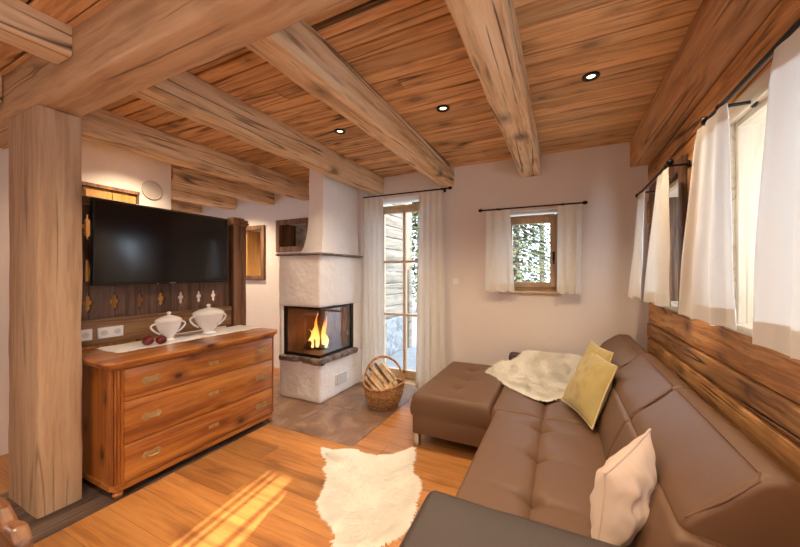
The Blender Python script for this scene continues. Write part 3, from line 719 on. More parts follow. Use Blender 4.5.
# ------------------------------------------------------------------ balustrade panel behind the television
pn = thing('balustrade_panel', 'dark old balustrade panel with trefoil cut-outs behind the television', 'panel', (-3.11, 1.75, 0))
PY0, PY1 = 1.00, 2.33
def trefoil(cy, cz, s=1.0):
    pts = []
    outline = [(0, .078), (.007, .078), (.008, .05), (.017, .043), (.020, .030), (.014, .018), (.024, .016), (.032, .004), (.030, -.010), (.020, -.018), (.016, -.020),
               (.022, -.034), (.018, -.050), (.008, -.060), (.006, -.072), (0, -.084)]
    for (a, b_) in outline: pts.append((cy+a*s, cz+b_*s))
    for (a, b_) in outline[-2:0:-1]: pts.append((cy-a*s, cz+b_*s))
    return pts
bw = .166; k = 0; yc = 1.188-bw/2
cuty = [1.188, 1.35, 1.522, 1.683, 1.851, 2.018, 2.165]
edges = [PY0]+cuty+[PY1-.002]
body = MB()
loops = [[(PY0, 1.04), (PY1, 1.04), (PY1, 1.90), (PY0, 1.90)]]
for cy in cuty: loops.append(trefoil(cy, 1.185))
for cy in cuty[:]: loops.append(trefoil(cy, 1.74, 1.2)); 
for cy in cuty[:1]: loops.append([(cy-.016+.03*0, 1.34), (cy+.016, 1.34), (cy+.020, 1.42), (cy+.012, 1.50), (cy-.012, 1.50), (cy-.020, 1.42)])
body.prism(loops, 'X', -3.135, -3.105)
body.build('pierced_boards', M['panel'], pn)
g = MB()
for cy in cuty:
    g.box(-3.106, -3.1035, cy-.002, cy+.002, 1.04, 1.10); g.box(-3.106, -3.1035, cy-.002, cy+.002, 1.265, 1.62)
g.build('board_joint', M['black'], pn)
g = MB().sweep('Y', PY0, PY1, -3.105, .955, .07, .17, .008, 30, .002, 3); g.sweep('Y', PY0, PY1, -3.09, 1.05, .05, .028, .008, 30, .002, 4); g.build('lower_rail', M['rail'], pn, smooth=True)
g = MB().sweep('Y', PY0, PY1, -3.115, 1.925, .08, .07, .01, 30, .003, 5); g.build('upper_rail', M['rail'], pn, smooth=True)
g = MB().sweep('Z', 0.005, 1.925, -3.105, 2.412, .13, .155, .012, 30, .003, 6); g.build('post', M['panelpost'], pn, smooth=True)
g = MB()
for z0, z1, e in ((1.895, 1.91, .008), (1.91, 1.935, .018), (1.935, 1.965, .012), (1.965, 1.985, -.012)): g.box(-3.17-e, -3.04+e, 2.334-e, 2.49+e, z0, z1, .006)
g.build('post_cap', M['panelpost'], pn, smooth=True)
# sockets on the lower rail
def socket(y0, n, label):
    o = thing('wall_socket', label, 'socket', (-3.07, y0, .92), 'white sockets on the balustrade rail')
    m = MB().box(-3.069, -3.060, y0, y0+.081*n, .918, 1.0, .004); m.build('plate', M['socketwhite'], o, smooth=True)
    for k in range(n):
        c = (y0+.0405+.081*k, .959)
        m = MB().lathe([(.0205, 0), (.0205, .002), (.018, .002), (.018, .0004), (.0001, .0004)], (0, 0, 0), 24)
        rot = Matrix.Translation((-3.060, c[0], c[1]))@Matrix.Rotation(PI/2, 4, 'Y'); m.v = [tuple(rot@Vector(v)) for v in m.v]
        m.build('outlet', M['outlet'], o)
        m = MB()
        for dy in (-.0085, .0085): m.box(-3.0604, -3.0590, c[0]+dy-.0022, c[0]+dy+.0022, c[1]-.0022, c[1]+.0022, .0005)
        m.build('pin_hole', M['socketgrey'], o)
    return o
socket(1.225, 2, 'white double socket below the television, right of the single one')
socket(1.115, 1, 'white single socket next to the thick post')
m = MB().box(-1.155, -1.085, 3.790, 3.799, 1.27, 1.34, .003); tag(m.build('light_switch', M['socketwhite']), 'small white switch plate on the back wall beside the tall curtain', 'switch')

# ------------------------------------------------------------------ television
tv = thing('television', 'large black flat television on the balustrade panel', 'television', (-3.05, 1.71, 1.31))
TY0, TY1, TZ0, TZ1 = 1.178, 2.250, 1.312, 1.946
fr = MB()
fr.box(-3.055, -3.015, TY0, TY0+.014, TZ0, TZ1, .003); fr.box(-3.055, -3.015, TY1-.014, TY1, TZ0, TZ1, .003)
fr.box(-3.055, -3.015, TY0+.012, TY1-.012, TZ1-.014, TZ1, .003); fr.box(-3.055, -3.015, TY0+.012, TY1-.012, TZ0, TZ0+.02, .003)
fr.box(-3.06, -3.03, TY0+.005, TY1-.005, TZ0+.005, TZ1-.005, .003)
fr.build('bezel', M['black'], tv, smooth=True)
MB().box(-3.03, -3.019, TY0+.013, TY1-.013, TZ0+.019, TZ1-.013).build('screen', M['screen'], tv)
MB().box(-3.103, -3.061, 1.5, 1.9, 1.5, 1.78, .004).build('wall_bracket', M['iron'], tv)
lg = MB(); 
for k, w in enumerate((.006, .004, .008, .004, .006)): lg.box(-3.0149, -3.0143, 1.70+k*.010, 1.70+k*.010+w, TZ0+.005, TZ0+.011+.002*(k % 2))
lg.build('maker_mark', M['led'], tv)
lg = MB().box(-3.0149, -3.0140, 1.60, 1.612, TZ0+.002, TZ0+.006); lg.build('indicator', M['led'], tv)

# ------------------------------------------------------------------ dresser
DR = thing('dresser', 'honey-coloured knotty pine dresser with three wide drawers', 'dresser', (-2.76, 1.70, 0))
DXF, DXB, DY0, DY1 = -2.445, -3.03, 1.05, 2.345
g = MB()
prof = [(DXB, DY0), (DXF-.05, DY0), (DXF, DY0+.05), (DXF, DY1-.05), (DXF-.05, DY1), (DXB, DY1)]
def outl(e): return [(DXB, DY0-e), (DXF-.05+e*.4, DY0-e), (DXF+e, DY0+.05-e*.4), (DXF+e, DY1-.05+e*.4), (DXF-.05+e*.4, DY1+e), (DXB, DY1+e)]
g.prism([outl(-.012)], 'Z', .085, .815)
g.build('body', M['dresser_z'], DR)
g = MB()
for (z0, z1, e) in ((.056, .088, -.006), ): g.prism([outl(e)], 'Z', z0, z1)
g.build('plinth', M['dresser'], DR)
# top, moulded edge
g = MB(); lay = [(.808, .002), (.818, .012), (.828, .016), (.834, .030), (.848, .036), (.858, .034), (.862, .028)]
vs = []; 
for z, e in lay: vs += [(p[0], p[1], z) for p in outl(e)]
n = 6; fs = [(j*n+i, j*n+(i+1) % n, (j+1)*n+(i+1) % n, (j+1)*n+i) for j in range(len(lay)-1) for i in range(n)]
fs += [tuple(range(n))[::-1], tuple((len(lay)-1)*n+i for i in range(n))]
g.add(vs, fs); g.build('top', M['dresser'], DR)
for yy in (DY0+.0, DY1-.0):
    g = MB()
    s = 1 if yy < 1.5 else -1
    cx_, cy_ = DXF-.027, yy+s*.027
    dirv = Vector((1, -s, 0)).normalized()
    for k in (-1, 0, 1):
        p = Vector((cx_, cy_, 0))+Vector((1, s, 0)).normalized()*k*.016+dirv*(-.001)
        g.tube([p+Vector((0, 0, .10)), p+Vector((0, 0, .80))], .0075, 8)
    g.build('corner_moulding', M['dresser_z'], DR, smooth=True)
handles_y = (1.265, 2.155)
for di, (z0, z1) in enumerate(((.604, .800), (.335, .596), (.100, .327))):
    d = MB().box(DXF-.35, DXF+.001, DY0+.062, DY1-.062, z0, z1, .004, tone=di*.33, seg=2)
    dr = d.build('drawer', M['dresser'], DR, smooth=True)
    zc = (z0+z1)/2
    for hy in handles_y:
        hh = MB()
        outline = []
        for k in range(28):
            a = 2*PI*k/28; w = .060; hgt_ = .022
            rx = w*math.copysign(abs(math.cos(a))**.6, math.cos(a)); rz = hgt_*math.copysign(abs(math.sin(a))**.6, math.sin(a))*(1+.22*math.cos(6*a))
            outline.append((hy+rx, zc+rz))
        hh.prism([outline], 'X', DXF+.001, DXF+.004)
        hp = hh.build('handle_plate', M['brass'], dr)
        hb2 = MB(); hb2.tube([(DXF+.004, hy-.036, zc+.006), (DXF+.018, hy-.034, zc+.004), (DXF+.022, hy-.030, zc-.008), (DXF+.022, hy+.030, zc-.008), (DXF+.018, hy+.034, zc+.004), (DXF+.004, hy+.036, zc+.006)], .004, 8)
        hb2.build('bail_handle', M['brass'], dr, smooth=True)
    kp = MB().box(DXF+.001, DXF+.0035, 1.66, 1.742, zc-.013, zc+.013, .004); kq = kp.build('escutcheon', M['brass'], dr)
    kp = MB().box(DXF+.003, DXF+.0042, 1.698, 1.704, zc-.008, zc+.004); kp.build('keyhole', M['black'], dr)
for fx_, fy_ in ((DXF-.05, DY0+.05), (DXF-.05, DY1-.05), (DXB+.06, DY0+.05), (DXB+.06, DY1-.05)):
    MB().lathe([(.018, .004), (.026, .012), (.030, .026), (.024, .038), (.032, .05), (.032, .056)], (fx_, fy_, 0), 20).build('foot', M['dresser_z'], DR, smooth=True)

# runner: scalloped lace cloth
m = MB()
def run(s, t):
    y_ = 1.19+1.19*s; x_ = -3.01+.315*t
    e = .008*abs(math.sin(s*PI*20)); 
    if t > .99: x_ += e
    if s < .005: y_ -= .010*abs(math.sin(t*PI*6))
    if s > .995: y_ += .010*abs(math.sin(t*PI*6))
    return (x_, y_, .8645+.0012*math.sin(s*40+t*9)+.0015*noise.noise(Vector((s*9, t*5, 0))))
m.grid(run, 160, 24); o = m.build('table_runner', M['runner'], smooth='all')
md = o.modifiers.new('thickness', 'SOLIDIFY'); md.thickness = .0012
tag(o, 'white lace-edged runner lying on the dresser', 'table runner')
# tureens
def tureen(y, x, s, label, wide):
    o = thing('soup_tureen', label, 'tureen', (x, y, .867), 'white tureens on the dresser')
    k = s
    prof = [(.0001, .004), (.040, .0), (.052, .003), (.050, .012), (.034, .022), (.036, .032), (.062, .060), (.083, .095), (.094, .125), (.097, .140), (.104, .148), (.103, .154), (.094, .154), (.088, .13), (.0001, .05)]
    MB().lathe([(a*k*wide, b*k) for a, b in prof], (x, y, .867), 40, sx=.85).build('bowl', M['ceramic'], o, smooth=True)
    lid = [(.100, .154), (.101, .158), (.088, .170), (.060, .182), (.030, .190), (.014, .194), (.0001, .195)]
    l = MB().lathe([(a*k*wide, b*k) for a, b in lid], (x, y, .867), 40, sx=.85).build('lid', M['ceramic'], o, smooth=True)
    MB().lathe([(.012*k, .190*k), (.008*k, .197*k), (.014*k, .204*k), (.016*k, .211*k), (.010*k, .218*k), (.0001, .221*k)], (x, y, .867), 18).build('knob', M['ceramic'], l, smooth=True)
    for sg in (-1, 1):
        pts = []
        for t in range(13):
            a = t/12; yy = .090*wide+.050*math.sin(a*PI)**.8+.0*a-.018*a; zz = .138+.014*math.sin(a*PI*1.1)-.075*a
            pts.append((x, y+sg*yy*k, .867+zz*k))
        MB().tube(pts, [.007*k]*13, 10).build('handle', M['ceramic'], o, smooth=True)
tureen(1.570, -2.80, 1.06, 'smaller white lidded tureen beside the apples', .88)
tureen(1.915, -2.82, 1.20, 'larger white lidded tureen, the one farther from the apples', 1.07)
def apple(x, y, r, label, seed):
    o = thing('apple', label, 'apple', (x, y, .868), 'dark red apples on the dresser runner')
    prof = []
    for k in range(17):
        a = PI*k/16; rr = math.sin(a)*(1+.10*math.cos(a)); z = -math.cos(a)*.92
        if k >= 13: z = .92*(-math.cos(PI*13/16))-(k-13)*.055+.05
        prof.append((max(rr, .0001)*r, (z+.92)*r))
    MB().lathe(prof, (x, y, .868), 24).build('flesh', M['apple'], o, smooth='all')
    MB().tube([(x, y, .868+1.6*r), (x+.002, y+.002, .868+1.85*r), (x+.006, y+.004, .868+2.1*r)], .0018, 6).build('stem', M['stem'], o)
apple(-2.765, 1.405, .037, 'dark red apple on the left, nearer the thick post', 1)
apple(-2.725, 1.475, .035, 'dark red apple on the right, next to the smaller tureen', 2)

# ------------------------------------------------------------------ sofa
sofa = thing('corner_sofa', 'brown leather corner sofa with chaise and tilting back cushions', 'sofa', (-.1, 2.2, 0))
SZ = .425
def cushion(name, x0, x1, y0, y1, z0, z1, seams_x=(), tufts=(), creases=(), mat=None, r=.035, nx=None, ny=None, parent=sofa, crown=.012):
    """upholstered block: rounded edges, crowned top, seam grooves and tuft dimples"""
    mat = mat or M['leather']
    nx = nx or max(8, int((x1-x0)/.012)); ny = ny or max(8, int((y1-y0)/.014))
    def top(u, v):
        x = x0+(x1-x0)*u; y = y0+(y1-y0)*v
        ex = min(x-x0, x1-x); ey = min(y-y0, y1-y)
        def rd(e): return 0 if e >= r else -(r-math.sqrt(max(0, r*r-(r-e)**2)))
        z = z1+rd(ex)+rd(ey)*1.0+crown*math.sin(PI*u)**.5*math.sin(PI*v)**.5
        for sx in seams_x: z -= .012*math.exp(-((x-sx)/.007)**2)+.010*math.exp(-((x-sx)/.035)**2)
        for (tx, ty) in tufts:
            d2 = (x-tx)**2+(y-ty)**2; z -= .020*math.exp(-d2/.0016)+.010*math.exp(-d2/.012)
        for (cx1, cy1, cx2, cy2, dep) in creases:
            L2 = (cx2-cx1)**2+(cy2-cy1)**2; t = max(0, min(1, ((x-cx1)*(cx2-cx1)+(y-cy1)*(cy2-cy1))/L2))
            dx_, dy_ = x-(cx1+(cx2-cx1)*t), y-(cy1+(cy2-cy1)*t); wv = 1-abs(2*t-1)**3
            taper = (1-t)
            z -= dep*math.exp(-(dx_*dx_+dy_*dy_)/.00022)*taper + dep*.6*math.exp(-(dx_*dx_+dy_*dy_)/.0016)*taper
        z += noise.noise(Vector((x*6, y*6, 3)))*.0025+noise.noise(Vector((x*20, y*13, 8)))*.001
        return z
    xs_ = [i/nx for i in range(nx+1)]; ys_ = [j/ny for j in range(ny+1)]
    def ease(t, w):      # denser rings near the edges
        return t
    vs = []; 
    for v in ys_:
        for u in xs_: vs.append((x0+(x1-x0)*u, y0+(y1-y0)*v, top(u, v)))
    fs = [(j*(nx+1)+i, j*(nx+1)+i+1, (j+1)*(nx+1)+i+1, (j+1)*(nx+1)+i) for j in range(ny) for i in range(nx)]
    # rim down to z0
    rim = [(i, 0) for i in range(nx)]+[(nx, j) for j in range(ny)]+[(i, ny) for i in range(nx, 0, -1)]+[(0, j) for j in range(ny, 0, -1)]
    idx = [j*(nx+1)+i for i, j in rim]; n = len(idx); base = len(vs); cx_, cy_ = (x0+x1)/2, (y0+y1)/2
    rows = 5
    for k in range(1, rows+1):
        for q in idx:
            vx, vy, vz = vs[q]; t = k/rows; bulge = .008*math.sin(PI*t)
            if t == 1: bulge = -.004
            sx_ = (1 if abs(vx-x1) < 1e-4 else -1 if abs(vx-x0) < 1e-4 else 0); sy_ = (1 if abs(vy-y1) < 1e-4 else -1 if abs(vy-y0) < 1e-4 else 0)
            vs.append((vx+sx_*bulge, vy+sy_*bulge, vz+(z0-vz)*t))
    prev = idx
    for k in range(rows):
        cur = [base+k*n+i for i in range(n)]
        for i in range(n): fs.append((prev[i], cur[i], cur[(i+1) % n], prev[(i+1) % n]))
        prev = cur
    fs.append(tuple(prev[::-1]))
    return MB().add(vs, fs).build(name, mat, parent, smooth=True)
SX0, SX1, SEAM = -.435, .235, -.115
CY0 = 2.47          # chaise begins
# frame
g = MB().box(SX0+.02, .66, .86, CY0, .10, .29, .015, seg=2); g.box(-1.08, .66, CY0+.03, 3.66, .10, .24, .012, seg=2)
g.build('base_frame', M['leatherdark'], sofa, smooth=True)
tf = [(SEAM, 2.30), (SEAM, 1.93), (SEAM, 1.56), (SEAM, 1.22)]
cr = []
for (tx, ty) in tf[0:]:
    cr += [(tx, ty, tx+.24, ty-.03, .011), (tx, ty, tx-.22, ty+.02, .010)]
cushion('seat_cushion', SX0, SX1, 1.17, CY0-.004, .27, SZ, (SEAM,), tf, cr)
# chaise: two blocks
cushion('chaise_cushion', -1.10, -.47, CY0+.002, 3.60, .25, SZ+.004, (), [(-.80, 3.02), (-.80, 3.32), (-.80, 2.75)], [(-.80, 3.02, -.60, 3.0, .008), (-.80, 3.02, -1.0, 3.04, .008)])
cushion('corner_cushion', -.466, .30, CY0+.002, 3.60, .27, SZ, (SEAM,), [(SEAM, 2.80), (SEAM, 3.15)], [(SEAM, 2.80, .1, 2.78, .008), (SEAM, 2.80, -.32, 2.82, .008)])
# vertical seam line of chaise body (front panel)
g = MB().box(-1.095, SX0, CY0+.006, 3.60, .105, .262, .012, seg=2); g.build('chaise_panel', M['leather'], sofa, smooth=True)
g = MB().tube([(-1.096, CY0+.002, .262), (SX0-.01, CY0+.002, .262)], .003, 6); g.tube([(-1.098, CY0, .262), (-1.098, 3.59, .262)], .003, 6); g.build('piping', M['thread'], sofa, smooth=True)
for p in ((-1.07, 2.52), (-1.07, 3.52), (-.40, .93), (.55, .93), (-.36, 2.55)):
    MB().box(p[0]-.025, p[0]+.025, p[1]-.025, p[1]+.025, .0, .10, .004).build('foot', M['chrome'], sofa)
# back bolster at the end of the chaise
def roundbar(mb, prof, y0, y1, r_end=.03, n=30, noise_amp=.003, seed=0, axis='Y'):
    """closed profile (x,z) extruded along y, rounded ends"""
    cx_ = sum(p[0] for p in prof)/len(prof); cz_ = sum(p[1] for p in prof)/len(prof)
    st = []
    for k in range(6):
        a = k/5*PI/2; st.append((y0+r_end*(1-math.sin(a)), 1-(1-math.cos(a))*.0-(r_end*(1-math.sin(a))*0)-.0, r_end*(1-math.cos(PI/2-a))))
    st = [(y0+r_end*(1-math.sin(k/5*PI/2)), r_end*(1-math.cos(k/5*PI/2)*1) ) for k in range(0)]
    ys_ = []
    for k in range(6):
        a = k/5*PI/2; ys_.append((y0+r_end*(1-math.cos(a)), r_end*(1-math.sin(a))))
    for k in range(1, n): ys_.append((y0+r_end+(y1-y0-2*r_end)*k/n, 0))
    for k in range(5, -1, -1):
        a = k/5*PI/2; ys_.append((y1-r_end*(1-math.cos(a)), r_end*(1-math.sin(a))))
    m_ = len(prof); vs = []
    for (y, ins) in ys_:
        for (x, z) in prof:
            dx_, dz_ = cx_-x, cz_-z; l = math.hypot(dx_, dz_)
            nn = noise.noise(Vector((x*7, y*5, z*7+seed)))*noise_amp
            p = (x+dx_/l*(ins+nn), y, z+dz_/l*(ins+nn))
            vs.append(p if axis == 'Y' else (p[1], p[0], p[2]))
    fs = [(j*m_+i, j*m_+(i+1) % m_, (j+1)*m_+(i+1) % m_, (j+1)*m_+i) for j in range(len(ys_)-1) for i in range(m_)]
    fs += [tuple(range(m_))[::-1], tuple((len(ys_)-1)*m_+i for i in range(m_))]
    mb.add(vs, fs); return mb
def smoothprof(pts, r=.03, k=5):
    out = []; n = len(pts)
    for i in range(n):
        p0, p1, p2 = Vector(pts[i-1]), Vector(pts[i]), Vector(pts[(i+1) % n])
        a = (p0-p1); b_ = (p2-p1); rr = min(r, a.length*.45, b_.length*.45)
        A = p1+a.normalized()*rr; B = p1+b_.normalized()*rr
        for j in range(k+1):
            t = j/k; q = A.lerp(p1, t).lerp(p1.lerp(B, t), t); out.append((q.x, q.y))
        # subdivide flats
        nxt = pts[(i+1) % n]
    return out
def dens(prof, step=.03):
    out = []
    for i, p in enumerate(prof):
        q = prof[(i+1) % len(prof)]; d = math.hypot(q[0]-p[0], q[1]-p[1]); n = max(1, int(d/step))
        for k in range(n): out.append((p[0]+(q[0]-p[0])*k/n, p[1]+(q[1]-p[1])*k/n))
    return out
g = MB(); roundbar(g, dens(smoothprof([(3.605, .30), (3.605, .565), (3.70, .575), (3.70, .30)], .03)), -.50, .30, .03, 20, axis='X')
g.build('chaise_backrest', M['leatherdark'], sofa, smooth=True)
# lumbar cushions
LP = dens(smoothprof([(.20, .40), (.215, .50), (.29, .675), (.42, .66), (.66, .52), (.66, .28), (.25, .28)], .03))
for i, (a, b) in enumerate(((1.165, 1.79+.2), (1.995, 2.74), (2.745, 3.66))):
    g = MB(); roundbar(g, LP, a, b, .02, 24, .004, i); g.build('lumbar_cushion', M['leather'], sofa, smooth=True)
# upper pads (tilted)
UP = dens(smoothprof([(.298, .668), (.325, .715), (.480, .862), (.530, .872), (.575, .835), (.570, .60), (.44, .555)], .022))
for i, (a, b) in enumerate(((1.20, 1.985), (1.99, 2.735), (2.74, 3.70))):
    g = MB(); prof = UP if i < 2 else dens(smoothprof([(.300, .662), (.345, .745), (.465, .835), (.555, .84), (.590, .78), (.580, .62), (.44, .565)], .035))
    roundbar(g, prof, a, b, .028, 28, .005, i*3)
    pad = g.build('back_pad', M['leather'], sofa, smooth=True)
    zt_ = .866 if i < 2 else .840; s = MB(); s.tube([(.318, a+.018, .700), (.40, a+.004, .780), (.472, a+.012, zt_-.018), (.480, a+.035, zt_-.004), (.480, (a+b)/2, zt_-.003), (.480, b-.02, zt_-.004)], .0035, 6); s.build('piping', M['thread'], pad)
# near armrest
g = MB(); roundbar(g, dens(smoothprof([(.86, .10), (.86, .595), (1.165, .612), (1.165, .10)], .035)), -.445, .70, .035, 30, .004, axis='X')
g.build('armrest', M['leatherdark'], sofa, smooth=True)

# ------------------------------------------------------------------ cushions
def pillow(label, A, B, C, D, th, mat, seed=0, pip=None, group=None, push=0.0):
    """square scatter cushion, corners A top-left, B top-right, C bottom-right, D bottom-left"""
    A, B, C, D = map(Vector, (A, B, C, D)); c = (A+B+C+D)/4
    o = thing('scatter_cushion', label, 'cushion', (c.x, c.y, min(A.z, B.z, C.z, D.z)), group)
    nrm = ((B-A)+(C-D)).cross((D-A)+(C-B)).normalized()
    def P(u, v):      # edges bow inwards between the corners
        s, t = 2*u-1, 2*v-1
        s2 = s*(1-.07*(1-t*t)*abs(s)); t2 = t*(1-.07*(1-s*s)*abs(t))
        u, v = (s2+1)/2, (t2+1)/2
        return A.lerp(B, u).lerp(D.lerp(C, u), v)
    def T(u, v):
        s, t = 2*u-1, 2*v-1
        h = (max(0, 1-s*s)**.55)*(max(0, 1-t*t)**.55)
        w = noise.noise(Vector((s*2.3, t*2.3, seed)))*.22+noise.noise(Vector((s*6, t*3.5, seed+9)))*.17
        rad = math.sin(math.atan2(s, t)*7+seed)*.05*min(1, math.hypot(s, t))
        return th*h*(1+w+rad)
    n = 34
    g = MB(); g.grid(lambda u, v: P(u, v)+nrm*T(u, v), n, n); g.grid(lambda u, v: P(u, v)-nrm*T(u, v), n, n, flip=True)
    b = g.build('cover', mat, o, smooth='all', recalc=True)
    e = [P(i/24, 0) for i in range(24)]+[P(1, i/24) for i in range(24)]+[P(1-i/24, 1) for i in range(24)]+[P(0, 1-i/24) for i in range(25)]
    MB().tube(e, .0045, 8).build('piped_edge', pip or mat, o, smooth=True)
    return o
GP = 'olive-yellow cushions in the sofa corner'
pillow('olive-yellow cushion in front, leaning in the sofa corner', (.207, 3.03, .80), (.322, 2.54, .80), (.165, 2.31, .462), (-.005, 2.755, .462), .075, M['olive'], 3, M['piping'], GP)
pillow('olive-yellow cushion mostly hidden behind the other one', (.22, 3.22, .835), (.33, 2.80, .835), (.21, 2.60, .47), (.06, 3.02, .47), .07, M['olive'], 6, M['piping'], GP)
pillow('beige linen cushion standing by the near armrest', (.135, 1.36, .70), (.300, 1.55, .81), (.255, 1.50, .47), (.095, 1.27, .45), .085, M['beige'], 11)

# ------------------------------------------------------------------ sheepskins
def inside(p, poly):
    c = False; n = len(poly)
    for i in range(n):
        a, b = poly[i], poly[i-1]
        if (a[1] > p[1]) != (b[1] > p[1]) and p[0] < (b[0]-a[0])*(p[1]-a[1])/(b[1]-a[1])+a[0]: c = not c
    return c
def edged(p, poly):
    best = 9
    for i in range(len(poly)):
        a, b = Vector(poly[i-1]), Vector(poly[i]); q = Vector(p); d = b-a; t = max(0, min(1, (q-a).dot(d)/max(1e-9, d.length_squared)))
        best = min(best, (q-(a+d*t)).length)
    return best
def spl(pts, k=6):
    out = []; n = len(pts)
    for i in range(n):
        p0, p1, p2, p3 = [Vector(pts[(i+j-1) % n]) for j in range(4)]
        for s in range(k):
            t = s/k; q = .5*((2*p1)+(-p0+p2)*t+(2*p0-5*p1+4*p2-p3)*t*t+(-p0+3*p1-3*p2+p3)*t**3); out.append((q.x, q.y))
    return out
def skin(name, label, outline, surf, nb, ln, mat, seed, width=.004, thick=.02):
    rr = random.Random(seed); poly = spl(outline)
    if sum(poly[i-1][0]*poly[i][1]-poly[i][0]*poly[i-1][1] for i in range(len(poly))) < 0: poly = poly[::-1]
    xs_, ys_ = [p[0] for p in poly], [p[1] for p in poly]; x0, x1, y0, y1 = min(xs_), max(xs_), min(ys_), max(ys_)
    cx_, cy_ = sum(xs_)/len(xs_), sum(ys_)/len(ys_)
    mb = MB()
    # hide: concentric rings of the outline, raised to the middle
    rings = 10; n = len(poly); vs = []
    for k in range(rings+1):
        f = 1-k/rings
        for (x, y) in poly:
            X_, Y_ = cx_+(x-cx_)*f, cy_+(y-cy_)*f
            vs.append((X_, Y_, surf(X_, Y_)+thick*.35*min(1, (k/rings)*4)**.5))
    fs = [(k*n+i, k*n+(i+1) % n, (k+1)*n+(i+1) % n, (k+1)*n+i) for k in range(rings) for i in range(n)]
    vs2 = [(x, y, surf(x, y)+.002) for (x, y) in poly]; b0 = len(vs); vs += vs2
    fs += [(i, b0+i, b0+(i+1) % n, (i+1) % n) for i in range(n)]
    mb.add(vs, fs)
    V, F = [], []
    cnt = 0
    while cnt < nb:
        x, y = rr.uniform(x0, x1), rr.uniform(y0, y1)
        if not inside((x, y), poly): continue
        ed = edged((x, y), poly); k = min(1, ed/.07)
        cl = noise.noise_vector(Vector((x*9, y*9, seed)))*1.1+noise.noise_vector(Vector((x*24, y*24, seed)))*.45
        d = Vector((x-cx_, y-cy_, 0)); d.normalize()
        d = d*(.9*(1-k)+.25)+Vector((cl.x, cl.y, 0))*.9+Vector((rr.uniform(-.35, .35), rr.uniform(-.35, .35), 0))
        d.normalize(); up = (.06+.30*k)*rr.uniform(.3, 1.5)
        dr = Vector((d.x, d.y, up)).normalized()
        L_ = ln*rr.uniform(.5, 1.35)*(.85+.15*k)
        z = surf(x, y)+thick*(.3+.6*k)
        p = Vector((x, y, z-.004)); w = dr.cross(Vector((rr.uniform(-.35, .35), rr.uniform(-.35, .35), 1))).normalized()*width*rr.uniform(.6, 1.2)
        m1 = p+dr*L_*.5; tip = p+dr*L_+Vector((d.x, d.y, -.5*(1-k)))*L_*.35
        m1.z += surf(m1.x, m1.y)-surf(x, y); tip.z += surf(tip.x, tip.y)-surf(x, y)
        tip.z = max(tip.z, surf(tip.x, tip.y)+.003) if k < .5 else tip.z
        i0 = len(V); V += [p-w, p+w, m1+w*.8, m1-w*.8, tip]; F += [(i0, i0+1, i0+2, i0+3), (i0+3, i0+2, i0+4)]
        cnt += 1
    mb.add(V, F)
    o = mb.build(name, mat, smooth='all', recalc=False)
    return tag(o, label, 'sheepskin')
fl_out = [(-1.70, 2.12), (-1.60, 2.13), (-1.46, 2.19), (-1.30, 2.18), (-1.17, 2.27), (-1.08, 2.42), (-1.04, 2.36), (-1.01, 2.24), (-.97, 2.12), (-.90, 2.08), (-.85, 1.98), (-.83, 1.86), (-.79, 1.74),
          (-.80, 1.60), (-.88, 1.49), (-.96, 1.42), (-1.05, 1.42), (-1.13, 1.50), (-1.22, 1.55), (-1.32, 1.62), (-1.36, 1.72), (-1.40, 1.82), (-1.50, 1.90), (-1.53, 1.98), (-1.62, 2.04)]
skin('sheepskin', 'white sheepskin rug lying on the oak floor', fl_out, lambda x, y: .002, 52000, .036, M['furwhite'], 4, .0055)
def sofasurf(x, y):
    z = SZ+.014
    k = max(0.0, min(1.0, (y-3.26)/.35)); z += .15*(k*k*(3-2*k))
    return z
so_out = [(-.64, 3.28), (-.54, 3.42), (-.44, 3.44), (-.37, 3.52), (-.33, 3.66), (-.2, 3.67), (0, 3.67), (.16, 3.66), (.20, 3.5), (.20, 3.2), (.12, 3.0), (.0, 2.92), (-.06, 2.80), (-.14, 2.75), (-.25, 2.81), (-.34, 2.90), (-.43, 3.01), (-.50, 3.14)]
skin('sheepskin', 'cream sheepskin throw spread over the back of the chaise', so_out, sofasurf, 45000, .036, M['fur'], 9, .0055, .02)

# ------------------------------------------------------------------ basket and firewood
BC = Vector((-1.70, 3.10, 0))
bk = thing('wicker_basket', 'round wicker basket with hoop handle holding firewood', 'basket', BC)
def rad(z): return .14+.062*math.sin(min(1, z/.22)*PI*.55)
g = MB(); rowsN = 17
for j in range(rowsN):
    z = .012+j*.0135; r0 = rad(z)
    pts = []
    for k in range(120):
        a = 2*PI*k/120; ph_ = 1 if j % 2 else -1
        rr_ = r0+.005*ph_*math.sin(a*15); pts.append((BC.x+rr_*math.cos(a), BC.y+rr_*math.sin(a), z+.02*max(0, (j-10)/7)*math.cos(2*a)))
    pts.append(pts[0]); g.tube(pts, .0066, 6, tone=R.random(), caps=False)
g.build('woven_side', M['wicker'], bk, smooth='all')
g = MB()
for k in range(30):
    a = 2*PI*k/30; g.tube([(BC.x+rad(z)*math.cos(a), BC.y+rad(z)*math.sin(a), z) for z in (.005, .05, .1, .15, .2, .235)], .004, 6, tone=R.random())
g.build('stakes', M['wicker'], bk, smooth=True)
MB().lathe([(.0001, .006), (.12, .006), (.12, .016), (.0001, .016)], BC, 30).build('bottom', M['wicker'], bk)
g = MB()
for ph_ in (0, PI):
    pts = []
    for k in range(97):
        a = 2*PI*k/96; pts.append((BC.x+(.207+.007*math.cos(a*24+ph_))*math.cos(a), BC.y+(.207+.007*math.cos(a*24+ph_))*math.sin(a), .240+.007*math.sin(a*24+ph_)+.02*math.cos(2*a)))
    g.tube(pts, .0085, 8, tone=R.random(), caps=False)
g.build('rim', M['wicker'], bk, smooth='all')
g = MB(); ax = Vector((math.cos(.35), math.sin(.35), 0))
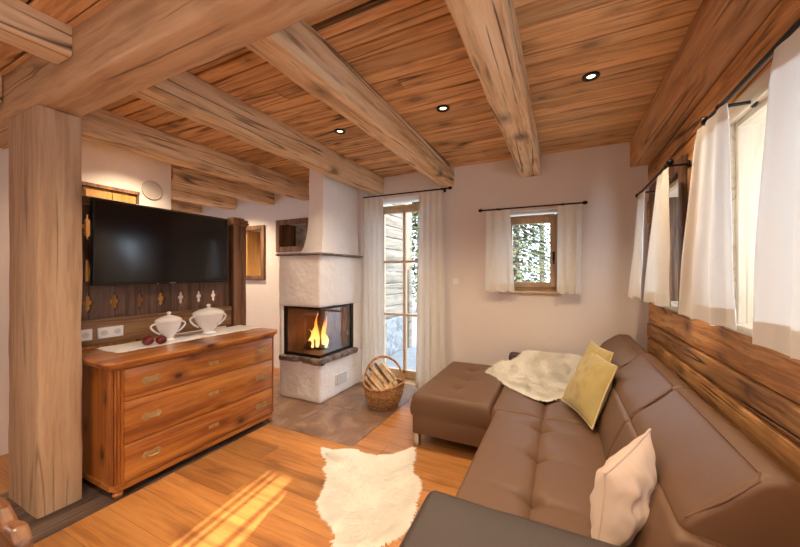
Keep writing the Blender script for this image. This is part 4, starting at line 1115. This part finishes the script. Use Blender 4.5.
for ph_ in (0, 2.1, 4.2):
    pts = []
    for k in range(61):
        t = k/60; a = PI*t; c_ = BC+ax*(-.208*math.cos(a))+Vector((0, 0, .21+.31*math.sin(a)**.85))
        c_ += Vector((-ax.y, ax.x, 0))*.006*math.cos(a*16+ph_)+Vector((0, 0, 1))*.006*math.sin(a*16+ph_); pts.append(c_)
    g.tube(pts, .009, 7, tone=R.random())
g.build('handle', M['wicker'], bk, smooth='all')
# firewood pieces
def firewood(p, d, L_, w, roll, seed, label):
    rr = random.Random(seed); d = Vector(d).normalized(); u = d.orthogonal().normalized(); v = d.cross(u)
    shape = [(rr.uniform(.8, 1.1)*math.cos(a+roll), rr.uniform(.6, 1.0)*math.sin(a+roll)) for a in (0, .5, 1.0, 1.55, 3.0, 4.3)]
    vs = []; st = [0, .02, .3, .6, .98, 1]
    for k, t in enumerate(st):
        sc = .9 if k in (0, len(st)-1) else 1
        for (a, b_) in shape:
            q = Vector(p)+d*(L_*t)+(u*a+v*b_)*w*sc; q += noise.noise_vector(q*30)*.003; vs.append(q)
    n = len(shape); mb = MB(); tone = rr.random()
    for k in range(len(st)-1):
        for i in range(n):
            pass
    fs = [(k*n+i, k*n+(i+1) % n, (k+1)*n+(i+1) % n, (k+1)*n+i) for k in range(len(st)-1) for i in range(n)]
    mb.add(vs, fs, tone)
    for idx, f in enumerate(fs):
        mb.m[idx] = 1 if (idx % n) in (0, 1) else 0
    mb.add(vs[:n], [tuple(range(n))[::-1]], tone, 2); mb.add(vs[-n:], [tuple(range(n))], tone, 2)
    o = mb.build('firewood_piece', [M['split'], M['bark'], M['cutend']])
    return tag(o, label, 'firewood', 'split firewood in the wicker basket')
k = 0
dv = Vector((-.66, .14, .46)).normalized()      # pieces lean back to the left
RT, FT = Vector((.9, .437, 0)), Vector((.437, -.9, 0))       # to the right and to the front of the basket
lay = [tuple(RT*a_+FT*b_+Vector((0, 0, c_))) for a_, b_, c_ in
       [(.0, .115, .165), (.045, .105, .165), (.09, .085, .17), (.135, .05, .18), (-.045, .115, .175),
        (.0, .075, .205), (.05, .065, .205), (.095, .045, .21), (.14, .01, .22),
        (.01, .03, .245), (.055, .02, .25), (.10, .0, .25), (.13, -.04, .25)]]
rowname = ['bottom row', 'bottom row', 'bottom row', 'bottom row', 'bottom row', 'middle row', 'middle row', 'middle row', 'middle row', 'top row', 'top row', 'top row', 'top row']
place_ = ['second from the left', 'in the centre', 'second from the right', 'at the right end', 'at the left end', 'at the left end', 'second from the left', 'second from the right', 'at the right end', 'at the left end', 'second from the left', 'second from the right', 'at the right end']
for i, (dx_, dy_, dz_) in enumerate(lay):
    firewood(BC+Vector((dx_, dy_, dz_)), dv+Vector((R.uniform(-.08, .08), R.uniform(-.08, .08), R.uniform(-.05, .05))), R.uniform(.23, .27), .026+R.uniform(0, .005), R.uniform(0, 6), i+3,
             'split log in the basket, %s, %s' % (rowname[i], place_[i]))

# ------------------------------------------------------------------ chair at the lower left
ch = thing('farmhouse_chair', 'brown wooden farmhouse chair with a shaped solid back', 'chair', (-1.30, .12, 0))
def chairback():
    pts = []
    W2 = .235; top = .868
    prof_ = [(0, top), (.06, top+.012), (.11, top+.006), (.15, top-.012), (.17, top-.006), (.20, top-.004), (.225, top-.025), (W2, top-.07), (.225, top-.12), (.20, top-.16), (.205, top-.22), (.17, top-.32), (.13, top-.42), (.11, .46)]
    r_ = [(x, z) for x, z in prof_]; l_ = [(-x, z) for x, z in prof_[::-1][:-1]]
    return r_+l_
cbx = -1.232
g = MB(); cb = chairback(); g.prism([[(cbx+x, z) for x, z in cb]], 'Y', .268, .296); cbk = g.build('backrest', M['chair'], ch)
bv = cbk.modifiers.new('edge', 'BEVEL'); bv.width = .008; bv.segments = 3; bv.limit_method = 'ANGLE'
g = MB().box(cbx-.22, cbx+.22, -.14, .27, .43, .465, .012, seg=3); g.build('seat', M['chair'], ch, smooth=True)
for sx in (-1, 1):
    for (ya, yb) in ((-.10, -.16), (.22, .30)):
        MB().tube([(cbx+sx*.17, ya, .44), (cbx+sx*.19, (ya+yb)/2, .22), (cbx+sx*.21, yb, .003)], [.019, .022, .014], 10).build('leg', M['chair'], ch, smooth=True)

# ------------------------------------------------------------------ recessed spotlights
def spot(x, y, label, energy=42):
    o = thing('recessed_spotlight', label, 'spotlight', (x, y, CZ-.006), 'recessed ceiling spotlights')
    MB().lathe([(.026, .006), (.027, -.001), (.032, -.004), (.049, -.003), (.051, .003), (.051, .006)], (x, y, CZ-.006), 28).build('ring', M['iron'], o, smooth=True)
    MB().lathe([(.0001, .002), (.019, .002), (.024, .004), (.024, .008)], (x, y, CZ-.006), 20).build('lamp', M['lampglow'], o, smooth=True)
    l = bpy.data.lights.new('spot_light', 'SPOT'); l.energy = energy; l.spot_size = math.radians(125); l.spot_blend = .8; l.color = (1, .76, .50); l.shadow_soft_size = .03
    lo = bpy.data.objects.new('spot_light', l); COL.objects.link(lo); lo.parent = o; lo.location = (0, 0, -.012)
    return o
spot(.165, 2.424, 'glowing ceiling spotlight nearest the plank wall')
spot(-.808, 2.404, 'glowing ceiling spotlight in the middle of the three')
spot(-1.751, 2.396, 'glowing ceiling spotlight nearest the fireplace')
for (x, y) in ((.165, .35), (-.808, .35), (-1.751, .35), (.165, -1.0), (-.808, -1.0), (-1.751, -1.0)):
    spot(x, y, 'ceiling spotlight over the near part of the room, outside the picture')
spot(-3.45, 1.75, 'ceiling spotlight behind the balustrade panel', 50)
spot(-4.35, 3.0, 'ceiling spotlight in the room behind the television', 110)
# unseen glowing globe behind the camera, added to brighten the ceiling
pl = thing('fill_globe', 'unseen glowing fill globe added behind the camera', 'lamp', (-1.2, -.8, 1.75))
MB().tube([(-1.2, -.8, 1.92), (-1.2, -.8, CZ)], .004, 8).build('cord', M['iron'], pl)
MB().lathe([(.0001, -.15)]+[(.15*math.sin(PI*k/16), -.15*math.cos(PI*k/16)) for k in range(1, 16)]+[(.0001, .15)], (-1.2, -.8, 1.78), 28).build('globe', M['fillglow'], pl, smooth='all')

# fire light
l = bpy.data.lights.new('fire_light', 'POINT'); l.energy = 1.3; l.color = (1, .42, .12); l.shadow_soft_size = .06
lo = bpy.data.objects.new('fire_light', l); COL.objects.link(lo); lo.location = (-2.60, 3.13, .72)

# ------------------------------------------------------------------ outdoors
tag(MB().box(-30, 30, 4.2, 60, -.25, -.15).build('ground', M['snow']), 'pale bright ground outside the glazed door', 'ground', kind='structure')
hs = thing('neighbour_house', 'pale wooden plank house on a stone base outside the glazed door', 'house', (-3.2, 6.5, -.15))
g = MB(); z = .55; k = 0
while z < 4.2:
    g.sweep('Y', 4.6, 6.35, -3.05, z+.11, .16, .215, .02, 20, .006, k, tone=R.random()); z += .22; k += 1
g.build('plank_wall', M['outwall'], hs, smooth=True)
g = MB(); rough_grid_box(g, -3.2, -2.92, 4.55, 6.4, -.15, .54, .02, .08, .02, 4); g.build('stone_base', M['stonewall'], hs, smooth=True)
g = MB().box(-2.975, -2.93, 5.05, 5.35, 1.25, 1.75, .005); g.build('window', M['darkframe'], hs)
g = MB().box(-3.12, -2.86, 6.33, 6.47, -.15, 4.2, .01); g.build('corner_post', M['outwall'], hs)
def conifer(x, y, h, seed, label):
    rr = random.Random(seed); o = thing('conifer_tree', label, 'tree', (x, y, -.15), 'conifers outside the windows')
    MB().tube([(x, y, -.15), (x, y, h*.5), (x, y, h)], [.14, .09, .02], 8).build('trunk', M['trunk'], o)
    V, F = [], []
    for k in range(4200):
        t = rr.random()**.8; z = .5+t*(h-.5); rmax = (1-t)*h*.17+.12; a = rr.uniform(0, 2*PI); r = rmax*rr.random()**.5
        p = Vector((x+r*math.cos(a), y+r*math.sin(a), z-r*.35)); d = Vector((math.cos(a), math.sin(a), -.4)).normalized()*rr.uniform(.16, .34)
        w = d.cross(Vector((0, 0, 1))).normalized()*.05+Vector((0, 0, rr.uniform(-.03, .03)))
        i = len(V); V += [p, p+d*.5+w, p+d, p+d*.5-w]; F += [(i, i+1, i+2, i+3)]
    MB().add(V, F).build('foliage', M['needles'], o, recalc=False)
tl = ['conifer seen in the small window, toward the left of the pane', 'conifer seen in the small window, in the middle of the pane', 'conifer seen in the small window, toward the right of the pane',
      'tall conifer seen through the right panes of the glazed door', 'conifer seen behind the others in the small window']
for i, (x, y, h) in enumerate(((-1.35, 11.5, 6.2), (1.0, 14.0, 6.6), (-.9, 18, 9.5), (-5.2, 12.5, 6.0), (-4.0, 19.5, 6.0))):
    conifer(x, y, h, i, tl[i])

# ------------------------------------------------------------------ daylight
w = bpy.data.worlds.new('daylight'); scene.world = w; w.use_nodes = True
nt = w.node_tree; nt.nodes.clear()
bg = nt.nodes.new('ShaderNodeBackground'); ow = nt.nodes.new('ShaderNodeOutputWorld')
bg.inputs[0].default_value = (.68, .83, 1.0, 1); bg.inputs[1].default_value = 4.6
nt.links.new(bg.outputs[0], ow.inputs[0])
s = bpy.data.lights.new('sun', 'SUN'); s.energy = 9; s.angle = math.radians(.5); s.color = (1, .84, .62)
so = bpy.data.objects.new('sun', s); COL.objects.link(so)
d = Vector((-.10, 1.0, -.565)).normalized(); so.rotation_euler = d.to_track_quat('-Z', 'Y').to_euler(); so.location = (0, -5, 6)

# ------------------------------------------------------------------ camera
cam = bpy.data.cameras.new('camera'); co = bpy.data.objects.new('camera', cam); COL.objects.link(co)
cam.sensor_width = 36; cam.lens = 333*36/800; cam.clip_start = .02
co.location = (0, 0, 1.4); co.rotation_euler = (math.radians(90), 0, math.atan(162/333)); scene.camera = co
vs_ = scene.view_settings; vs_.view_transform = 'Standard'; vs_.look = 'None'; vs_.gamma = 1; vs_.use_curve_mapping = False; vs_.exposure = 0.86
